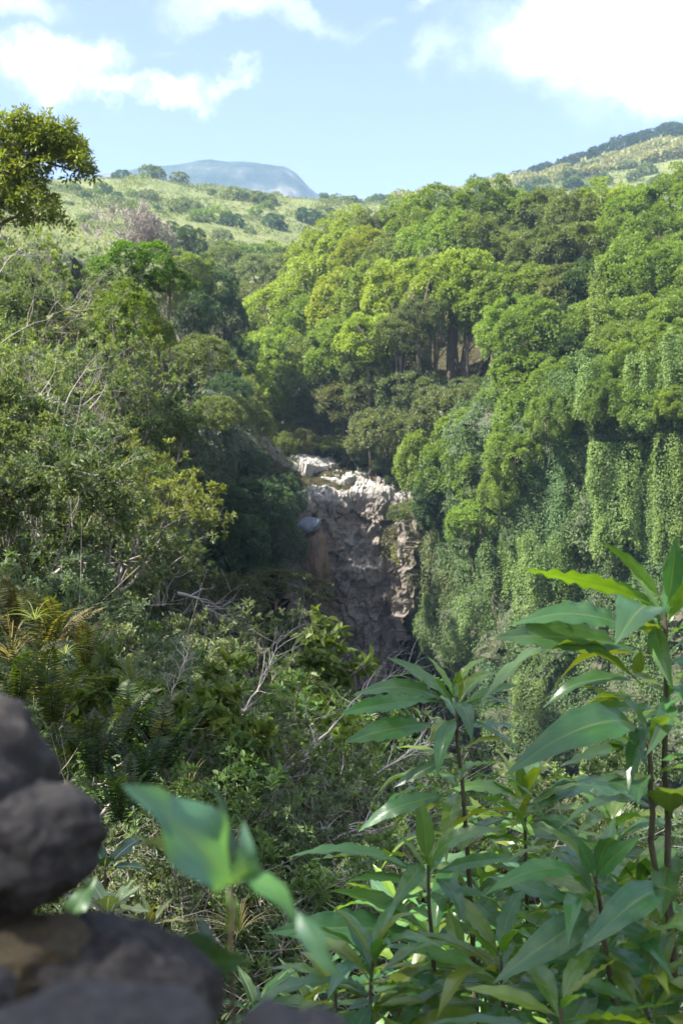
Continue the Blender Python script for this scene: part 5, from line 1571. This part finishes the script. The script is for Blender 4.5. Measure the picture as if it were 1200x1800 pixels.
oE, bE = sapling('mango sapling low at the right with dark drooping leaves', 1.75, [(1090, 1850), (1065, 1680), (1045, 1542)],
    [(1045, 1540, 7, .16, .9, .0, .05), (1062, 1650, 7, .18, .2, -.5, .05)],
    [((1042, 1542), (1015, 1470), 0, -.03, (.2, -1, .3), 6, 1.3, 2), ((1050, 1540), (1120, 1470), 0, -.08, (-.4, -.8, .8), 0, 1.3, 2), ((1030, 1550), (855, 1560), 0, -.08, (0, -.6, 1), 5, .95, 1), ((1020, 1515), (890, 1500), .08, .05, (0, .25, 1), 1, 1.0, 4), ((1040, 1600), (878, 1712), 0, -.15, (.2, -.9, .9), 1, 1.05, 0), ((1168, 1565), (1030, 1662), 0, -.14, (.2, -.9, .8), 2, 1.2, 2),
     ((1040, 1555), (1125, 1610), 0, -.1, (0, -.8, .8), 4, 1.2, 2), ((1100, 1695), (925, 1690), 0, -.05, (0, -.4, 1), 3, .7, 2), ((1060, 1590), (925, 1640), .05, .08, (0, .3, 1), 5, 1.0, 0), ((1140, 1700), (1220, 1620), 0, -.2, (-.2, -.8, 1), 1, 1.2, 1)], .008)
for k, (lab, Y, st, hd) in enumerate([('mango sapling low in the middle, half hidden under the upright pale leaf plant', 1.9, [(890, 1900), (880, 1680)], [(880, 1678, 12, .2, .8, -.5, 0), (884, 1760, 8, .2, .1, -.5, 0)]),
                                      ('mango sapling at the bottom edge left of the low middle one', 1.8, [(650, 1900), (655, 1690)], [(655, 1690, 12, .17, .9, -.4, 0), (652, 1770, 8, .18, .1, -.5, 0)]),
                                      ('mango sapling between the upright pale leaf plant and the centre one', 2.4, [(705, 1900), (700, 1590)], [(700, 1585, 9, .17, .8, -.4, 0), (702, 1690, 8, .18, .1, -.5, 0)]),
                                      ('leafy mango sapling right of the low middle one', 2.2, [(1005, 1900), (1000, 1625)], [(1000, 1620, 10, .19, .8, -.4, 0), (1002, 1710, 8, .19, .1, -.5, 0)]),
                                      ('mango sapling farthest back, seen between the centre plant and the gap plant', 2.9, [(880, 1900), (878, 1480)], [(878, 1475, 9, .2, .8, -.4, 0), (880, 1570, 8, .2, .1, -.4, 0), (880, 1680, 8, .2, .1, -.4, 0)]),
                                      ('mango sapling leaning out lowest at the left of the clump', 1.95, [(600, 1900), (590, 1745)], [(590, 1740, 9, .15, .8, -.4, 0)]),
                                      ('mango sapling filling the gap left of the tall right edge stem', 2.1, [(1125, 1900), (1118, 1560)], [(1118, 1555, 10, .19, .8, -.4, 0), (1120, 1660, 8, .19, .1, -.5, 0)]),
                                      ('mango sapling in the lower right corner', 1.7, [(1190, 1900), (1130, 1760)], [(1130, 1750, 12, .18, .7, -.5, 0)]),
                                      ('mango sapling behind the tall right edge stem', 2.7, [(1080, 1900), (1075, 1450)], [(1075, 1450, 11, .22, .8, -.3, 0), (1078, 1560, 9, .22, .1, -.4, 0), (1078, 1680, 9, .22, .1, -.4, 0)]),
                                      ('small mango sapling between the centre and the gap plant', 2.5, [(855, 1900), (850, 1570)], [(850, 1565, 10, .2, .8, -.3, 0), (852, 1660, 9, .2, .1, -.4, 0)]),
                                      ('mango sapling at the bottom under the drooping dark leaves', 1.6, [(990, 1900), (985, 1770)], [(985, 1765, 11, .17, .7, -.4, 0)])]):
    sapling(lab, Y, st, hd, [], .007)
print('saplings', round(time.time() - T0, 1))

# ---- narrow-leaved plants at the bottom and the pale variegated plant
SLEAF = [big_leaf('leaf', M_SPOT, width=.2, bow=.2, wave=.012, wn=3, fold=.3, seed=30 + k, petiole=.05) for k in range(3)]
VLEAF = [big_leaf('leaf', M_SPOT, width=.36, bow=.12, wave=.03, wn=3, fold=.15, seed=40 + k, petiole=.12) for k in range(2)]
for lab, px, py, Y, n, ln, pr, col, e0, e1 in [('narrow-leaved plant with yellow midribs at the bottom centre', 540, 1790, 2.1, 11, .11, SLEAF, (.06, .13, .025), 1.0, -.1), ('narrow-leaved plant with arching leaves left of the bottom centre one', 450, 1790, 2.0, 9, .12, SLEAF, (.05, .13, .02), .8, -.1),
                                               ('pale variegated plant between the rock and the blurred leaf', 190, 1610, 2.2, 8, .10, VLEAF, (.13, .18, .085), .9, .0), ('dark lobed-leaf weed above the variegated plant', 185, 1530, 2.6, 7, .12, VLEAF, (.02, .07, .02), .8, .0), ('small yellowing plant beside the blurred leaf', 265, 1640, 2.3, 6, .08, SLEAF, (.14, .15, .03), 1.2, .4)]:
    b = P(px, py, Y)
    base = b.copy()
    o = root('leafy_plant', lab, 'plant', tuple(base), 0)
    for k in range(n):
        f = k / (n - 1); a = k * 2.4 + LRS.uniform(-.3, .3); el = e0 + (e1 - e0) * f
        d = np.array([math.cos(a) * math.cos(el), math.sin(a) * math.cos(el), math.sin(el)]) * ln * LRS.uniform(.8, 1.15)
        place_leaf(o, base, pr[k % len(pr)], b, b + d, (-d[0], -d[1] - .05, 1), 1, tuple(v * LRS.uniform(.8, 1.2) for v in col))
    stem_part(o, base, [b - np.array([0, 0, .25]), b], .004, .003)

# ---- the blurred sprig close to the lens
Y = .62
b0 = P(420, 1900, Y)
oS = root('leafy_sprig', 'large out-of-focus leafy sprig beside the dark rock', 'plant', tuple(b0))
stem_part(oS, b0, [P(420, 1900, Y), P(410, 1750, Y), P(405, 1560, Y)], .0018, .0012)
SPL = [big_leaf('leaf', M_SPRIG, width=.36, bow=.14, wave=.05, wn=2, fold=.12, twist=.35, seed=50, petiole=.05, shape=.75), big_leaf('leaf', M_SPRIG, width=.34, bow=.30, wave=.02, wn=2, fold=.2, seed=51, petiole=.05, tipcurl=.3), big_leaf('leaf', M_SPRIG, width=.30, bow=.16, wave=.02, wn=2, fold=.2, seed=52, petiole=.06, twist=.8)]
for bp, tp, d0, d1, up, mi, ws, col in [((410, 1555), (214, 1380), 0, -.05, (.35, -.95, .7), 0, 1.15, (.085, .23, .12)), ((400, 1540), (365, 1362), .03, .05, (.8, -.7, .4), 2, .9, (.03, .09, .025)), ((425, 1550), (430, 1455), .02, .0, (.2, -1, .3), 1, 1.1, (.08, .19, .12)), ((405, 1552), (530, 1620), 0, -.03, (0, -.2, 1), 1, 1.0, (.06, .18, .03)),
                                        ((520, 1600), (605, 1725), -.03, -.05, (-.5, -.8, .6), 2, 1.1, (.08, .19, .11)), ((400, 1560), (425, 1645), .01, 0, (0, -1, .2), 2, .9, (.06, .14, .02)), ((398, 1580), (300, 1690), .0, .03, (.9, -.5, .4), 1, .9, (.012, .035, .012)), ((330, 1560), (250, 1475), .06, .1, (0, .6, .8), 2, .8, (.03, .05, .012)),
                                        ((300, 1700), (435, 1688), .02, -.02, (0, -.9, .5), 0, 1.3, (.05, .12, .04)), ((380, 1700), (340, 1600), .03, .06, (.5, -.8, .3), 2, 1.0, (.03, .065, .02)), ((120, 1630), (170, 1540), .35, .36, (-.3, -1, .3), 0, 1.1, (.05, .12, .035))]:
    place_leaf(oS, b0, SPL[mi], P(*bp, Y + d0), P(*tp, Y + d1), up, ws, col)

# ------------------------------------------------------------------ rocks of the wall at the lower left
def near_rock(label, px, py, Y, rx, ry, rz, mat, seed, rot=(0, 0, 0), amp=.28, facet=.15):
    c = P(px, py, Y)
    s = Y / F
    me = rock_mesh('rock', mat, seed, 5, (1, 1, 1), amp, 2.3, .16)
    me.polygons.foreach_set('use_smooth', np.full(len(me.polygons), True))
    tag(link('rock', me, None, tuple(c), rot, (rx * s, rz * s, ry * s)), label, 'rock', 'rocks of the dry wall')


near_rock('tall dark lava rock at the left edge, topmost of the stack', -80, 1455, .6, 205, 215, 200, M_LAVA, 3)
near_rock('dark rounded shoulder of rock jutting right below the topmost one', 45, 1485, .57, 140, 110, 140, M_LAVA, 5)
near_rock('dark lava rock with a worn top under the jutting one', 190, 1775, .57, 195, 155, 190, M_LAVA, 8)
near_rock('rock with yellow-brown moss between the dark rocks', 50, 1700, .56, 120, 90, 120, M_MOSSY, 6)
near_rock('pale grey blurred rock along the bottom edge', 160, 1855, .40, 230, 105, 200, M_LAVAP, 12)
near_rock('small pale rock at the left edge over the bottom one', -15, 1745, .5, 40, 45, 60, M_LAVAP, 14)
near_rock('grey rock just showing at the bottom edge right of the others', 510, 1855, .42, 130, 70, 150, M_LAVAP, 16)

# ------------------------------------------------------------------ unseen trees added out of frame to shade the foreground
for k, (x, y, zc, r, lab) in enumerate([(-8.0, -3.2, 9.6, 2.7, 'unseen dense tree added beside the lookout wall to shade it'), (-6.9, 0.6, 8.9, 2.5, 'unseen thin-leaved tree added for dappled shade next to the dense one'), (-8.6, 4.6, 8.8, 3.4, 'unseen thin-leaved tree added for shade on the near slope beyond the lookout'), (-9.6, 9.6, 7.6, 3.0, 'unseen thin-leaved tree added for shade farther up the near slope')]):
    z0 = gz(x, y)
    o = root('tree', lab, 'tree', (x, y, z0))
    link('crown', FINE[k] if k in (0, 2) else SPARSE[k // 2], o, (0, 0, zc - z0), (0, 0, k), (r, r, r * .8), G_MANGO)
    link('trunk', TRUNK[k % 4], o, (0, 0, 0), (0, 0, 0), (r, r, zc - z0))

# ------------------------------------------------------------------ air
def haze():
    x0, x1, y0, y1, z0, z1 = -2600, 2600, -200, 3900, -60, 820
    V = np.array([(x, y, z) for x in (x0, x1) for y in (y0, y1) for z in (z0, z1)], float)
    Q = np.array([(0, 1, 3, 2), (4, 6, 7, 5), (0, 4, 5, 1), (2, 3, 7, 6), (0, 2, 6, 4), (1, 5, 7, 3)])
    m, n = material('haze')
    v = n.new('ShaderNodeVolumePrincipled', {'Color': (.46, .70, .97, 1), 'Density': 0.0002, 'Anisotropy': 0.0})
    n.new('ShaderNodeOutputMaterial', {'Volume': v.outputs[0]})
    o = link('haze', mk('haze', V, [Q], m))
    tag(o, 'thin blue air haze over the valley', kind='stuff')


HAZE = True
if HAZE: haze()
seen = {}
for o in COL.objects:
    if o.get('label') and o.parent is None:
        seen.setdefault(o['label'], []).append(o.name)
print('total', round(time.time() - T0, 1), 'objects', len(COL.objects))
